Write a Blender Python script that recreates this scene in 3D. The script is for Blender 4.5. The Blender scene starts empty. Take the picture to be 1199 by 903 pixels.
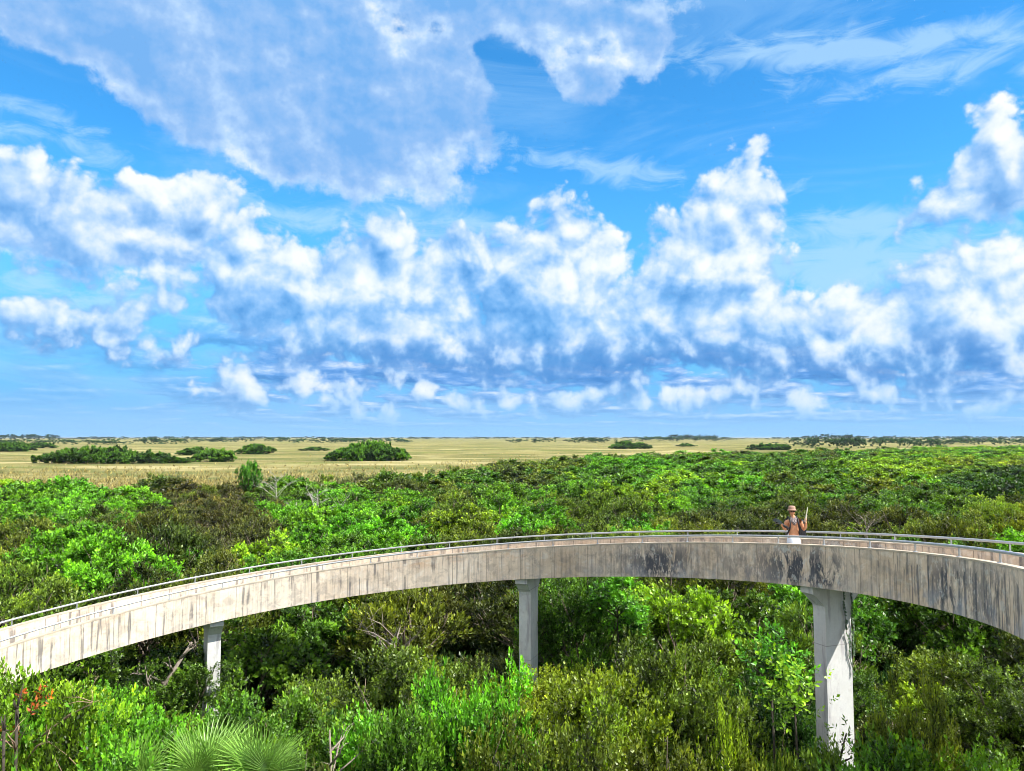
import bpy, bmesh, math, random
import numpy as np
from mathutils import Vector, Matrix

sc = bpy.context.scene
COL = sc.collection
PI = math.pi
F = 900.0          # focal length in photo pixels (photo is 1199 wide)
PITCH = math.atan(60.5 / F)
CAMZ = 12.5        # eye height above the marsh

# ------------------------------------------------------------------ camera
cam_d = bpy.data.cameras.new("camera")
cam_d.sensor_fit = 'HORIZONTAL'
cam_d.sensor_width = 36.0
cam_d.lens = 36.0 * F / 1199.0
cam_d.clip_start = 0.1
cam_d.clip_end = 60000.0
cam = bpy.data.objects.new("camera", cam_d)
COL.objects.link(cam)
cam.location = (0, 0, CAMZ)
cam.rotation_euler = (PI / 2 + PITCH, 0, 0)
sc.camera = cam

# ------------------------------------------------------------------ exposure
sc.view_settings.view_transform = 'Standard'
sc.view_settings.look = 'None'
sc.view_settings.gamma = 1.0
sc.view_settings.use_curve_mapping = False
sc.view_settings.exposure = 1.0

# ------------------------------------------------------------------ sun
SUN_EL = math.radians(49)
SUN_AZ = math.radians(113)       # measured from +Y towards +X
sdir = Vector((math.sin(SUN_AZ) * math.cos(SUN_EL), math.cos(SUN_AZ) * math.cos(SUN_EL), math.sin(SUN_EL)))
sun_d = bpy.data.lights.new("sun", 'SUN')
sun_d.energy = 4.4
sun_d.angle = math.radians(0.5)
sun_d.color = (1.0, 0.95, 0.86)
sun = bpy.data.objects.new("sun", sun_d)
COL.objects.link(sun)
sun.rotation_euler = (-sdir).to_track_quat('-Z', 'Y').to_euler()
sun.location = (40, -20, 60)

# ------------------------------------------------------------------ sky: Nishita + procedural clouds by direction
world = bpy.data.worlds.new("World")
sc.world = world
world.use_nodes = True
nt = world.node_tree
nt.nodes.clear()


class NB:
    """tiny helper to write node expressions"""
    def __init__(self, tree): self.t = tree
    def _in(self, sock, v):
        if v is None: return
        if isinstance(v, bpy.types.NodeSocket): self.t.links.new(v, sock)
        elif hasattr(sock, 'default_value'):
            try: sock.default_value = v
            except Exception: sock.default_value = tuple(v) + (1.0,)
    def node(self, typ, **props):
        n = self.t.nodes.new(typ)
        for k, v in props.items(): setattr(n, k, v)
        return n
    def m(self, op, a, b=None, c=None, clamp=False):
        n = self.node('ShaderNodeMath', operation=op, use_clamp=clamp)
        self._in(n.inputs[0], a); self._in(n.inputs[1], b)
        if c is not None: self._in(n.inputs[2], c)
        return n.outputs[0]
    def vm(self, op, a, b=None, c=None, scale=None):
        n = self.node('ShaderNodeVectorMath', operation=op)
        self._in(n.inputs[0], a)
        if b is not None: self._in(n.inputs[1], b)
        if c is not None: self._in(n.inputs[2], c)
        if scale is not None: self._in(n.inputs['Scale'], scale)
        return n.outputs['Value'] if op in ('LENGTH', 'DISTANCE', 'DOT_PRODUCT') else n.outputs['Vector']
    def sep(self, v):
        n = self.node('ShaderNodeSeparateXYZ'); self._in(n.inputs[0], v); return n.outputs
    def comb(self, x, y, z=0.0):
        n = self.node('ShaderNodeCombineXYZ')
        self._in(n.inputs[0], x); self._in(n.inputs[1], y); self._in(n.inputs[2], z); return n.outputs[0]
    def ss(self, v, a, b, x=0.0, y=1.0):
        n = self.node('ShaderNodeMapRange', interpolation_type='SMOOTHSTEP')
        self._in(n.inputs[0], v); n.inputs[1].default_value = a; n.inputs[2].default_value = b
        n.inputs[3].default_value = x; n.inputs[4].default_value = y
        return n.outputs[0]
    def lin(self, v, a, b, x=0.0, y=1.0):
        n = self.node('ShaderNodeMapRange')
        self._in(n.inputs[0], v); n.inputs[1].default_value = a; n.inputs[2].default_value = b
        n.inputs[3].default_value = x; n.inputs[4].default_value = y
        return n.outputs[0]
    def mix(self, f, a, b, mode='MIX'):
        n = self.node('ShaderNodeMix', data_type='RGBA', blend_type=mode)
        n.clamp_factor = True
        self._in(n.inputs[0], f)
        for s, v in ((n.inputs[6], a), (n.inputs[7], b)):
            if isinstance(v, bpy.types.NodeSocket): self.t.links.new(v, s)
            else: s.default_value = tuple(v[:3]) + (1.0,)
        return n.outputs[2]
    def noise(self, vec, scale, detail=4, rough=0.5, dist=0.0, color=False, lac=2.0, dim='3D'):
        n = self.node('ShaderNodeTexNoise', noise_dimensions=dim)
        self._in(n.inputs['Vector'], vec)
        n.inputs['Scale'].default_value = scale; n.inputs['Detail'].default_value = detail
        n.inputs['Roughness'].default_value = rough; n.inputs['Distortion'].default_value = dist
        n.inputs['Lacunarity'].default_value = lac
        return n.outputs['Color' if color else 'Fac']
    def voro(self, vec, scale, smooth=0.3, rnd=1.0, feature='SMOOTH_F1', dim='2D'):
        n = self.node('ShaderNodeTexVoronoi', feature=feature, voronoi_dimensions=dim)
        self._in(n.inputs['Vector'], vec); n.inputs['Scale'].default_value = scale
        if feature == 'SMOOTH_F1': n.inputs['Smoothness'].default_value = smooth
        n.inputs['Randomness'].default_value = rnd
        return n.outputs['Distance']
    def ramp(self, v, stops, interp='LINEAR'):
        n = self.node('ShaderNodeValToRGB')
        self._in(n.inputs[0], v)
        cr = n.color_ramp; cr.interpolation = interp
        while len(cr.elements) < len(stops): cr.elements.new(0.5)
        for e, (p, c) in zip(cr.elements, stops):
            e.position = p
            e.color = tuple(c) + (1.0,) if not isinstance(c, (int, float)) else (c, c, c, 1)
        return n.outputs[0]


def sky_pt(px, py):
    a = math.atan((px - 600) / F)
    return 9 * a, (512 - py) / 100.0 * math.cos(a)


def blob_field(b, P, W, blobs, sm, kind):
    """scalar field of a cloud family over the sky (azimuth, tan elevation), positive inside"""
    amp = 0.34 if kind == 'cumulus' else 0.6
    Pw = b.vm('MULTIPLY_ADD', W, (amp, amp * 0.8, 0), P)
    val = None
    for bl in blobs:
        x, y, rx, ry = bl[:4]
        cx, cy = sky_pt(x, y)
        k = math.cos(math.atan((x - 600) / F)) ** 1.5
        rx = rx / 100.0 * k; ry = ry / 100.0
        if len(bl) > 4:
            d = b.vm('SUBTRACT', Pw, (cx, cy, 0))
            n = b.node('ShaderNodeVectorRotate', rotation_type='Z_AXIS')
            b._in(n.inputs['Vector'], d); n.inputs['Angle'].default_value = math.radians(bl[4])
            L = b.vm('LENGTH', b.vm('MULTIPLY', n.outputs[0], (1 / rx, 1 / ry, 0)))
        else:
            L = b.vm('LENGTH', b.vm('MULTIPLY_ADD', Pw, (1 / rx, 1 / ry, 0), (-cx / rx, -cy / ry, 0)))
        rm = min(rx, ry)
        v = b.m('MULTIPLY_ADD', L, -rm, rm)
        val = v if val is None else b.m('SMOOTH_MAX', val, v, sm)
    return -3.0 if val is None else val


def puff_noise(b, P, W):
    v1 = b.voro(b.vm('MULTIPLY_ADD', W, (0.5, 0.5, 0), P), 2.6, feature='F1')
    v2 = b.voro(b.vm('MULTIPLY_ADD', W, (0.4, 0.4, 0), P), 6.0, feature='F1')
    v3 = b.voro(b.vm('MULTIPLY_ADD', W, (0.3, 0.3, 0), P), 13.0, feature='F1')
    f = b.noise(P, 3.2, 6, 0.60, dim='2D')
    n = b.m('MULTIPLY_ADD', v1, -0.26, 0.265)
    n = b.m('MULTIPLY_ADD', v2, -0.13, n)
    n = b.m('MULTIPLY_ADD', v3, -0.05, n)
    return b.m('ADD', n, b.m('MULTIPLY_ADD', f, 0.36, -0.18))


CUMULUS = [
    # the tall heads in the middle
    (652, 243, 24, 20), (668, 268, 34, 26), (632, 282, 44, 22), (690, 300, 40, 34), (590, 303, 17, 15), (672, 345, 60, 42),
    (640, 372, 40, 26), (705, 385, 36, 28),
    (458, 281, 36, 27), (272, 262, 22, 20), (300, 322, 52, 30), (352, 302, 48, 20), (415, 335, 52, 38), (478, 318, 44, 30),
    (536, 345, 17, 14), (440, 388, 58, 24), (370, 372, 52, 22),
    # leaning tower right of the middle
    (886, 198, 20, 26), (876, 232, 34, 28), (850, 262, 36, 30), (812, 282, 48, 34), (860, 300, 44, 30),
    # right edge
    (1182, 150, 32, 24), (1196, 195, 46, 36), (1150, 238, 40, 15), (1158, 322, 36, 28), (1192, 345, 50, 42),
    (1088, 352, 40, 22), (1112, 392, 52, 34), (1180, 405, 46, 20), (998, 362, 34, 26), (950, 384, 40, 20),
    (1040, 398, 56, 30), (898, 368, 40, 24), (832, 380, 46, 24), (772, 366, 42, 30), (925, 408, 60, 20), (1000, 405, 60, 22),
    # big bright bank on the left
    (20, 222, 56, 34), (92, 246, 66, 30), (182, 232, 56, 34), (236, 240, 32, 30), (140, 272, 120, 24),
    # small puffs
    (16, 368, 28, 15), (40, 386, 22, 9), (134, 400, 26, 16), (215, 400, 19, 8), (325, 389, 24, 12), (180, 355, 13, 8), (180, 320, 46, 9),
    (640, 470, 24, 7), (700, 455, 30, 8), (762, 470, 26, 7), (840, 460, 36, 8), (905, 450, 22, 7), (960, 472, 30, 7), (1060, 456, 38, 9), (1130, 440, 44, 11), (1182, 464, 26, 8), (560, 472, 20, 6), (420, 448, 20, 9), (620, 428, 34, 8),
    (280, 458, 23, 17), (350, 455, 22, 15), (400, 468, 24, 9), (500, 465, 14, 9), (455, 476, 16, 7), (590, 445, 15, 7), (1000, 434, 26, 7),
]
MASS = [  # the big grey-lavender sheet over the upper left
    (110, 5, 190, 66), (290, 50, 230, 112), (410, 135, 150, 88), (500, 105, 68, 98), (455, 190, 90, 42), (700, 2, 110, 42), (692, 78, 46, 30), (748, 40, 46, 46), (560, -14, 150, 50), (330, 180, 90, 34),
    (20, 250, 100, 44), (150, 262, 130, 40), (1190, 190, 50, 60),
]
BODY = [  # grey-blue bodies of the cumulus
    (645, 345, 92, 82), (660, 400, 150, 44), (440, 352, 150, 56), (330, 335, 90, 50), (480, 395, 150, 36), (835, 318, 82, 52), (860, 250, 40, 50), (880, 392, 150, 42), (1020, 398, 160, 40), (1130, 372, 110, 66),
    (1185, 345, 60, 60), (1000, 372, 60, 34), (560, 300, 70, 34), (290, 290, 40, 30), (150, 285, 150, 22), (180, 320, 70, 12), (560, 415, 190, 24), (90, 375, 70, 16), (290, 462, 30, 14), (1150, 228, 60, 20),
]
WISPS = [
    (690, 190, 135, 11, 13), (1010, 42, 220, 24, 8), (1110, 74, 110, 15, 4), (1030, 262, 140, 20), (1000, 318, 130, 14, -12), (40, 128, 70, 9, 14), (30, 150, 60, 8, 8), (860, 340, 90, 30), (540, 262, 90, 16), (110, 345, 130, 16), (350, 250, 90, 14), (1000, 300, 200, 30),
]
b = NB(nt)
tc = b.node('ShaderNodeTexCoord')
D = b.sep(tc.outputs['Generated'])
az = b.m('ARCTAN2', D[0], D[1])
hor = b.m('SQRT', b.m('ADD', b.m('MULTIPLY', D[0], D[0]), b.m('MULTIPLY', D[1], D[1])))
tanel = b.m('DIVIDE', D[2], b.m('MAXIMUM', hor, 0.02))
PX = b.m('MULTIPLY', az, 9.0)
PY = b.m('MULTIPLY', b.m('MINIMUM', tanel, 6.0), 9.0)
P = SP = b.comb(PX, PY)

nish = b.node('ShaderNodeTexSky', sky_type='NISHITA')
nish.sun_disc = False
nish.sun_elevation = SUN_EL
nish.sun_rotation = SUN_AZ
nish.air_density = 1.0
nish.dust_density = 0.3
nish.ozone_density = 1.6
SKYSTR = 0.1
hs = b.node('ShaderNodeHueSaturation')
hs.inputs['Saturation'].default_value = 1.22
hs.inputs['Value'].default_value = 1.0
nt.links.new(nish.outputs[0], hs.inputs['Color'])
sky = b.mix(1.0, hs.outputs[0], (0.40, 1.02, 1.22), 'MULTIPLY')
sky = b.mix(b.ss(PY, 0.0, 3.4, 1.0, 0.0), sky, (0.80, 2.55, 4.9))   # paler band above the horizon

K = 5.3   # cloud white at the exposure used


def near(blobs, x0, x1, y0, y1, pad):
    out = []
    for bl in blobs:
        cx, cy = sky_pt(bl[0], bl[1])
        r = max(bl[2], bl[3]) / 100.0 if len(bl) > 4 else None
        rx = r or bl[2] / 100.0; ry = r or bl[3] / 100.0
        if x0 - rx - pad < cx < x1 + rx + pad and y0 - ry - pad < cy < y1 + ry + pad: out.append(bl)
    return out


def cell(x0, x1, y0, y1, detail=True):
    """the clouds of one window of the sky; every window is the same function of direction,
    it only leaves out cloud bodies too far away to reach it"""
    g = bpy.data.node_groups.new('sky_window', 'ShaderNodeTree')
    g.interface.new_socket('P', in_out='INPUT', socket_type='NodeSocketVector')
    g.interface.new_socket('Sky', in_out='INPUT', socket_type='NodeSocketColor')
    g.interface.new_socket('B', in_out='OUTPUT', socket_type='NodeSocketShader')
    gi = g.nodes.new('NodeGroupInput'); go = g.nodes.new('NodeGroupOutput')
    b = NB(g)
    P, s = gi.outputs[0], gi.outputs[1]
    q = b.sep(P)
    PX, PY = q[0], q[1]
    W = b.vm('SUBTRACT', b.noise(P, 1.1, 2, 0.5, color=True, dim='2D'), (0.5, 0.5, 0.5))
    # high thin veils
    st = b.noise(b.vm('MULTIPLY', P, (0.35, 1.25, 1)), 0.9, 7, 0.62, 0.6, dim='2D')
    veil = b.m('MULTIPLY', b.ss(st, 0.44, 0.76), b.ss(PY, 0.2, 2.0, 0.6, 0.36))
    s = b.mix(veil, s, (K * .36, K * .66, K * 1.0))
    wisps = near(WISPS, x0, x1, y0, y1, 0.8)
    if wisps:
        fw = blob_field(b, P, W, wisps, 0.10, 'soft')
        wn = b.noise(b.vm('MULTIPLY', P, (0.8, 1.8, 1)), 2.2, 7, 0.62, 0.5, dim='2D')
        fw = b.m('ADD', fw, b.m('MULTIPLY_ADD', wn, 0.7, -0.33))
        s = b.mix(b.m('MULTIPLY', b.ss(fw, -0.08, 0.22), 0.62), s, (K * .50, K * .76, K * 1.0))
    mass = near(MASS, x0, x1, y0, y1, 0.8)
    if mass:
        def mf(Pq):
            v = blob_field(b, Pq, W, mass, 0.22, 'cumulus')
            n_ = b.noise(Pq, 1.25, 8, 0.60, dim='2D')
            return b.m('ADD', v, b.m('MULTIPLY_ADD', n_, 0.9, -0.42))
        fm = mf(P)
        big = b.noise(b.vm('ADD', P, (3.0, 0, 0)), 0.75, 4, 0.5, dim='2D')
        bigo = b.noise(b.vm('ADD', P, (3.25, 0.3, 0)), 0.75, 4, 0.5, dim='2D')
        fine_ = b.m('SUBTRACT', b.noise(P, 1.7, 5, 0.55, dim='2D'), b.noise(b.vm('ADD', P, (0.07, 0.11, 0)), 1.7, 5, 0.55, dim='2D'))
        l = b.m('MULTIPLY_ADD', b.m('SUBTRACT', big, bigo), 1.2, 0.24)
        l = b.m('ADD', l, b.m('MULTIPLY', fine_, 1.5))
        l = b.m('ADD', l, b.m('MULTIPLY', b.ss(fm, 0.42, 0.0), 0.42))
        mcol = b.ramp(l, [(0.0, (K * .19, K * .45, K * .87)), (0.4, (K * .32, K * .54, K * .90)), (0.7, (K * .50, K * .70, K * .98)), (1.0, (K * .86, K * .94, K * 1.0))])
        s = b.mix(b.m('MULTIPLY', b.ss(fm, -0.04, 0.14), 0.95), s, mcol)
    if y0 < 1.4:
        # layered flat clouds that close up towards the horizon
        yl = b.m('LOGARITHM', b.m('MAXIMUM', b.m('ADD', PY, 0.14), 0.02), math.e)
        Q = b.comb(b.m('MULTIPLY', PX, 0.52), b.m('MULTIPLY', yl, 1.6))
        f1 = b.noise(Q, 2.1, 6, 0.52, 0.1, dim='2D')
        f2 = b.noise(b.vm('ADD', Q, (0.02, 0.10, 0)), 2.1, 6, 0.52, 0.1, dim='2D')
        cover = b.m('MULTIPLY', b.m('MULTIPLY', b.ss(PY, 0.04, 0.16), b.ss(PY, 1.55, 0.95)), b.ss(PX, -4.8, -2.2, 0.25, 1.0))
        l = b.m('MULTIPLY_ADD', b.m('SUBTRACT', f1, f2), 3.6, 0.40)
        lcol = b.ramp(l, [(0.0, (K * .07, K * .23, K * .60)), (0.35, (K * .15, K * .36, K * .80)), (0.7, (K * .38, K * .58, K * .94)), (1.0, (K * .8, K * .88, K * 1.0))])
        s = b.mix(b.m('MULTIPLY', b.m('MULTIPLY', b.ss(f1, 0.40, 0.52), cover), 0.85), s, lcol)
    cum = [(q[0], q[1], q[2] * 1.1, q[3] * 1.12) for q in near(CUMULUS, x0, x1, y0, y1, 0.7)]
    body = near(BODY, x0, x1, y0, y1, 0.7)
    if cum or body:
        def field(Pq):
            pn = puff_noise(b, Pq, W)
            f_c = blob_field(b, Pq, W, cum, 0.14, 'cumulus')
            f_b = blob_field(b, Pq, W, body, 0.16, 'cumulus')
            if not cum: return b.m('ADD', f_b, pn), -3.0
            if not body: return b.m('ADD', f_c, pn), b.m('ADD', f_c, pn)
            return b.m('ADD', b.m('SMOOTH_MAX', f_c, f_b, 0.15), pn), b.m('ADD', f_c, pn)
        F0, H0 = field(P)
        F1, _h = field(b.vm('ADD', P, (0.10, 0.16, 0)))
        vary = b.noise(b.vm('ADD', P, (7.0, 2.0, 0)), 0.8, 3, 0.5, dim='2D')
        l = b.m('MULTIPLY_ADD', b.m('SUBTRACT', F0, F1), 2.1, 0.12)
        l = b.m('ADD', l, b.m('MULTIPLY_ADD', vary, 0.8, -0.40))
        if cum: l = b.m('ADD', l, b.m('MULTIPLY', b.ss(H0, -0.24, 0.24), 0.34))
        soft_ = b.noise(b.vm('ADD', P, (2.0, 9.0, 0)), 1.5, 6, 0.6, dim='2D')
        l = b.m('ADD', l, b.m('MULTIPLY_ADD', soft_, 0.5, -0.25))
        l = b.lin(l, -0.44, 1.16)
        ccol = b.ramp(l, [(0.0, (K * .10, K * .33, K * .74)), (0.22, (K * .19, K * .45, K * .86)), (0.42, (K * .31, K * .56, K * .93)), (0.62, (K * .54, K * .73, K * .99)), (0.82, (K * .84, K * .92, K * 1.0)), (1.0, (K * 1.0, K * 1.02, K * 1.04))])
        ccol = b.mix(b.m('MULTIPLY', b.m('MULTIPLY', b.ss(PY, 1.30, 0.85), b.ss(l, 0.62, 0.25)), 0.65), ccol, (K * .08, K * .27, K * .66))
        s = b.mix(b.m('MULTIPLY', b.ss(F0, -0.03, 0.13), 0.92), s, ccol)
    s = b.mix(b.ss(PY, 0.0, 0.70, 0.95, 0.0), s, (K * .33, K * .62, K * .98))
    bg = b.node('ShaderNodeBackground')
    g.links.new(s, bg.inputs[0]); bg.inputs[1].default_value = SKYSTR
    g.links.new(bg.outputs[0], go.inputs[0])
    n = nt.nodes.new('ShaderNodeGroup'); n.node_tree = g
    nt.links.new(SP, n.inputs[0]); nt.links.new(sky, n.inputs[1])
    return n.outputs[0]


def choose(fac, a_, b_):
    n = b.node('ShaderNodeMixShader')
    nt.links.new(fac, n.inputs[0]); nt.links.new(a_, n.inputs[1]); nt.links.new(b_, n.inputs[2])
    return n.outputs[0]


def split(x0, x1, y0, y1, nx, ny):
    if ny > 1:
        ym = 1.75
        return choose(b.m('GREATER_THAN', PY, ym), split(x0, x1, y0, ym, nx, 1), split(x0, x1, ym, y1, nx, 1))
    if nx > 1:
        xm = (x0 + x1) / 2
        return choose(b.m('GREATER_THAN', PX, xm), split(x0, xm, y0, y1, nx // 2, 1), split(xm, x1, y0, y1, nx // 2, 1))
    return cell(x0, x1, y0, y1)


detailed = split(-5.9, 5.9, -0.1, 6.0, 8, 2)
# everywhere else: simpler broken cloud, brightened and warmed as added fill light
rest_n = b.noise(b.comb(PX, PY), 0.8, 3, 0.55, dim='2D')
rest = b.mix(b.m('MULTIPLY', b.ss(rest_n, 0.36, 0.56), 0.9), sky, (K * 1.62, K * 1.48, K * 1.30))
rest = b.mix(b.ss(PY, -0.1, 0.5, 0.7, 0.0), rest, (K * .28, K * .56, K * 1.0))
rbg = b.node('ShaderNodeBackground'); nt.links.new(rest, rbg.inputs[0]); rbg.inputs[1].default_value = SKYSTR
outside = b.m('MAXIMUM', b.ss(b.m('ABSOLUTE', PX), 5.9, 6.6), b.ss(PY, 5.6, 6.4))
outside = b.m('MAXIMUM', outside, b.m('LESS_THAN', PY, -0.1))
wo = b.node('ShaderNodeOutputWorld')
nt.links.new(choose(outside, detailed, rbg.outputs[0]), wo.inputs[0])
world.cycles.sampling_method = 'NONE'

# ------------------------------------------------------------------ render cost
sc.cycles.use_adaptive_sampling = True
sc.cycles.adaptive_threshold = 0.03
sc.cycles.adaptive_min_samples = 12
sc.cycles.filter_width = 0.9
sc.cycles.max_bounces = 4
sc.cycles.diffuse_bounces = 2
sc.cycles.glossy_bounces = 1
sc.cycles.transmission_bounces = 2
sc.cycles.caustics_reflective = False
sc.cycles.caustics_refractive = False

# ================================================================== helpers
RNG = np.random.default_rng(7)
random.seed(7)


def ray(px, py):
    """direction (per metre of depth along +Y) of a photo pixel, for working out where things stand"""
    a = (px - 599.5) / F; b_ = (451.5 - py) / F
    c, s = math.cos(PITCH), math.sin(PITCH)
    v = Vector((a, c - b_ * s, s + b_ * c))
    return v / v.y


def at_depth(px, py, d):
    v = ray(px, py); return Vector((v.x * d, d, CAMZ + v.z * d))


def at_height(px, py, z):
    v = ray(px, py); d = (z - CAMZ) / v.z
    return Vector((v.x * d, d, z))


def to_px(x, y, z):
    c, s = math.cos(PITCH), math.sin(PITCH); z = z - CAMZ
    dep = y * c + z * s; up = -y * s + z * c
    return 599.5 + F * x / dep, 451.5 - F * up / dep


def tag(o, label=None, cat=None, group=None, kind=None):
    if label: o['label'] = label
    if cat: o['category'] = cat
    if group: o['group'] = group
    if kind: o['kind'] = kind
    return o


def empty(name, loc=(0, 0, 0), rz=0.0, s=1.0):
    o = bpy.data.objects.new(name, None); COL.objects.link(o)
    o.location = loc; o.rotation_euler = (0, 0, rz); o.scale = (s, s, s) if not hasattr(s, '__len__') else s
    o.empty_display_size = 0.3
    return o


def link(name, me, parent=None):
    o = bpy.data.objects.new(name, me); COL.objects.link(o)
    if parent: o.parent = parent
    return o


def mesh_np(name, V, faces, mat=None, col=None, uv=None, smooth=False):
    """V (n,3); faces (m,k) with one k; col per face (m,) or (m,3)"""
    V = np.asarray(V, np.float32); faces = np.asarray(faces, np.int32)
    me = bpy.data.meshes.new(name)
    m, k = faces.shape
    me.vertices.add(len(V)); me.vertices.foreach_set('co', V.ravel())
    me.loops.add(m * k); me.loops.foreach_set('vertex_index', faces.ravel())
    me.polygons.add(m)
    me.polygons.foreach_set('loop_start', np.arange(0, m * k, k, dtype=np.int32))
    if smooth: me.polygons.foreach_set('use_smooth', np.ones(m, bool))
    if col is not None:
        a = me.attributes.new('tone', 'FLOAT', 'FACE')
        a.data.foreach_set('value', np.asarray(col, np.float32))
    if uv is not None:
        l = me.uv_layers.new(name='UVMap')
        l.data.foreach_set('uv', np.asarray(uv, np.float32)[faces.ravel()].ravel())
    if mat is not None:
        for mm in (mat if isinstance(mat, (list, tuple)) else [mat]): me.materials.append(mm)
    me.update(calc_edges=True)
    return me


class MB:
    """collects boxes, tubes and other shapes into one mesh"""
    def __init__(self): self.v = []; self.f = []; self.uv = []
    def add(self, vs, fs, uvs=None):
        n = len(self.v); self.v += [tuple(p) for p in vs]; self.f += [tuple(i + n for i in f) for f in fs]
        self.uv += list(uvs) if uvs is not None else [(p[0], p[2]) for p in vs]
        return self
    def box(self, c, s, rot=None):
        vs = [Vector((sx * s[0] / 2, sy * s[1] / 2, sz * s[2] / 2)) for sx in (-1, 1) for sy in (-1, 1) for sz in (-1, 1)]
        if rot is not None: vs = [rot @ p for p in vs]
        c = Vector(c)
        return self.add([p + c for p in vs], [(0, 1, 3, 2), (4, 6, 7, 5), (0, 4, 5, 1), (2, 3, 7, 6), (0, 2, 6, 4), (1, 5, 7, 3)])
    def tube(self, pts, rad, n=8, cap=True):
        pts = [Vector(p) for p in pts]
        if not hasattr(rad, '__len__'): rad = [rad] * len(pts)
        vs = []; fs = []; up = Vector((0, 0, 1)); prev = None
        for i, p in enumerate(pts):
            t = (pts[min(i + 1, len(pts) - 1)] - pts[max(i - 1, 0)]).normalized()
            if prev is None:
                a = t.cross(up)
                if a.length < 0.05: a = t.cross(Vector((1, 0, 0)))
            else: a = prev - t * prev.dot(t)
            a.normalize(); prev = a; c = t.cross(a)
            for k in range(n):
                q = 2 * PI * k / n
                vs.append(p + (a * math.cos(q) + c * math.sin(q)) * rad[i])
        for i in range(len(pts) - 1):
            for k in range(n):
                k2 = (k + 1) % n
                fs.append((i * n + k, i * n + k2, (i + 1) * n + k2, (i + 1) * n + k))
        if cap:
            fs.append(tuple(range(n))[::-1]); fs.append(tuple((len(pts) - 1) * n + k for k in range(n)))
        return self.add(vs, fs)
    def mesh(self, name, mat, smooth=False, bevel=0):
        me = bpy.data.meshes.new(name)
        me.from_pydata([tuple(p) for p in self.v], [], self.f)
        l = me.uv_layers.new(name='UVMap')
        for lp in me.loops: l.data[lp.index].uv = self.uv[lp.vertex_index]
        if smooth:
            for p in me.polygons: p.use_smooth = True
        me.materials.append(mat)
        bm = bmesh.new(); bm.from_mesh(me); bmesh.ops.recalc_face_normals(bm, faces=bm.faces); bm.to_mesh(me); bm.free()
        me.update()
        return me
    def build(self, name, mat, parent=None, smooth=False):
        return link(name, self.mesh(name, mat, smooth), parent)


def new_mat(name):
    m = bpy.data.materials.new(name); m.use_nodes = True
    m.node_tree.nodes.clear()
    b = NB(m.node_tree)
    out = b.node('ShaderNodeOutputMaterial')
    p = b.node('ShaderNodeBsdfPrincipled')
    m.node_tree.links.new(p.outputs[0], out.inputs[0])
    return m, b, p, out


def plain(name, col, rough=0.7, metal=0.0, var=0.15, scale=6.0, spec=0.4):
    m, b, p, out = new_mat(name)
    tc = b.node('ShaderNodeTexCoord')
    n = b.noise(tc.outputs['Object'], scale, 5, 0.6)
    v = b.lin(n, 0.3, 0.7, 1 - var, 1 + var)
    c = b.vm('MULTIPLY', b.comb(v, v, v), tuple(col))
    b._in(p.inputs['Base Color'], c)
    p.inputs['Roughness'].default_value = rough
    p.inputs['Metallic'].default_value = metal
    p.inputs['Specular IOR Level'].default_value = spec
    return m


def leaf_material(name, source, sat_tip=(1.3, 1.15, 0.6)):
    """green leaf: base tint from the tree, tone per leaf; source 'OBJECT' uses the tree's colour"""
    m, b, p, out = new_mat(name)
    if source == 'OBJECT':
        tint = b.node('ShaderNodeObjectInfo').outputs['Color']
    else:
        a = b.node('ShaderNodeAttribute', attribute_type='INSTANCER', attribute_name='tint'); tint = a.outputs['Color']
    t = b.node('ShaderNodeAttribute', attribute_type='GEOMETRY', attribute_name='tone').outputs['Fac']
    oi = b.node('ShaderNodeObjectInfo').outputs['Random']
    geo = b.node('ShaderNodeNewGeometry')
    patch = b.noise(geo.outputs['Position'], 0.55, 3, 0.6)
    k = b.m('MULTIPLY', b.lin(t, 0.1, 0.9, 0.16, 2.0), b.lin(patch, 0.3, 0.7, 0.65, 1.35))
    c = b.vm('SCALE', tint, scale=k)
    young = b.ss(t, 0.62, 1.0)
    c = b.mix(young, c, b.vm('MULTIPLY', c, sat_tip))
    c = b.mix(b.ss(patch, 0.55, 0.75, 0, 0.35), c, b.vm('MULTIPLY', c, (1.2, 1.0, 0.8)))
    b._in(p.inputs['Base Color'], c)
    p.inputs['Roughness'].default_value = 0.42
    p.inputs['Specular IOR Level'].default_value = 0.35
    tr = b.node('ShaderNodeBsdfTranslucent')
    b._in(tr.inputs[0], b.vm('MULTIPLY', c, (1.3, 1.25, 0.5)))
    mx = b.node('ShaderNodeMixShader'); mx.inputs[0].default_value = 0.22
    m.node_tree.links.new(p.outputs[0], mx.inputs[1]); m.node_tree.links.new(tr.outputs[0], mx.inputs[2])
    m.node_tree.links.new(mx.outputs[0], out.inputs[0])
    return m


M_LEAF = leaf_material('leaf', 'OBJECT')
M_LEAF_FAR = leaf_material('far_leaf', 'INSTANCER')
M_BARK = plain('bark', (0.16, 0.13, 0.10), 0.9, var=0.4, scale=9)
M_SNAG = plain('bleached_wood', (0.42, 0.39, 0.36), 0.85, var=0.3, scale=9)
M_STEEL = plain('galvanised_steel', (0.40, 0.43, 0.46), 0.5, metal=0.45, var=0.12, scale=5)

# ------------------------------------------------------------------ ramp path (fitted circle, falling to the left)
RC = Vector((-3.7013, 15.3990)); RR = 11.918; RAMP_H = 1.05; RAIL_UP = 0.187; RW = 1.90
TH0 = -0.45


def ramp_z(th):
    return CAMZ - 2.09655 - 1.37544 * th - 0.07303 * (th - 1.5) ** 2 + 0.0097 * (th - 1.5) ** 3


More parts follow.
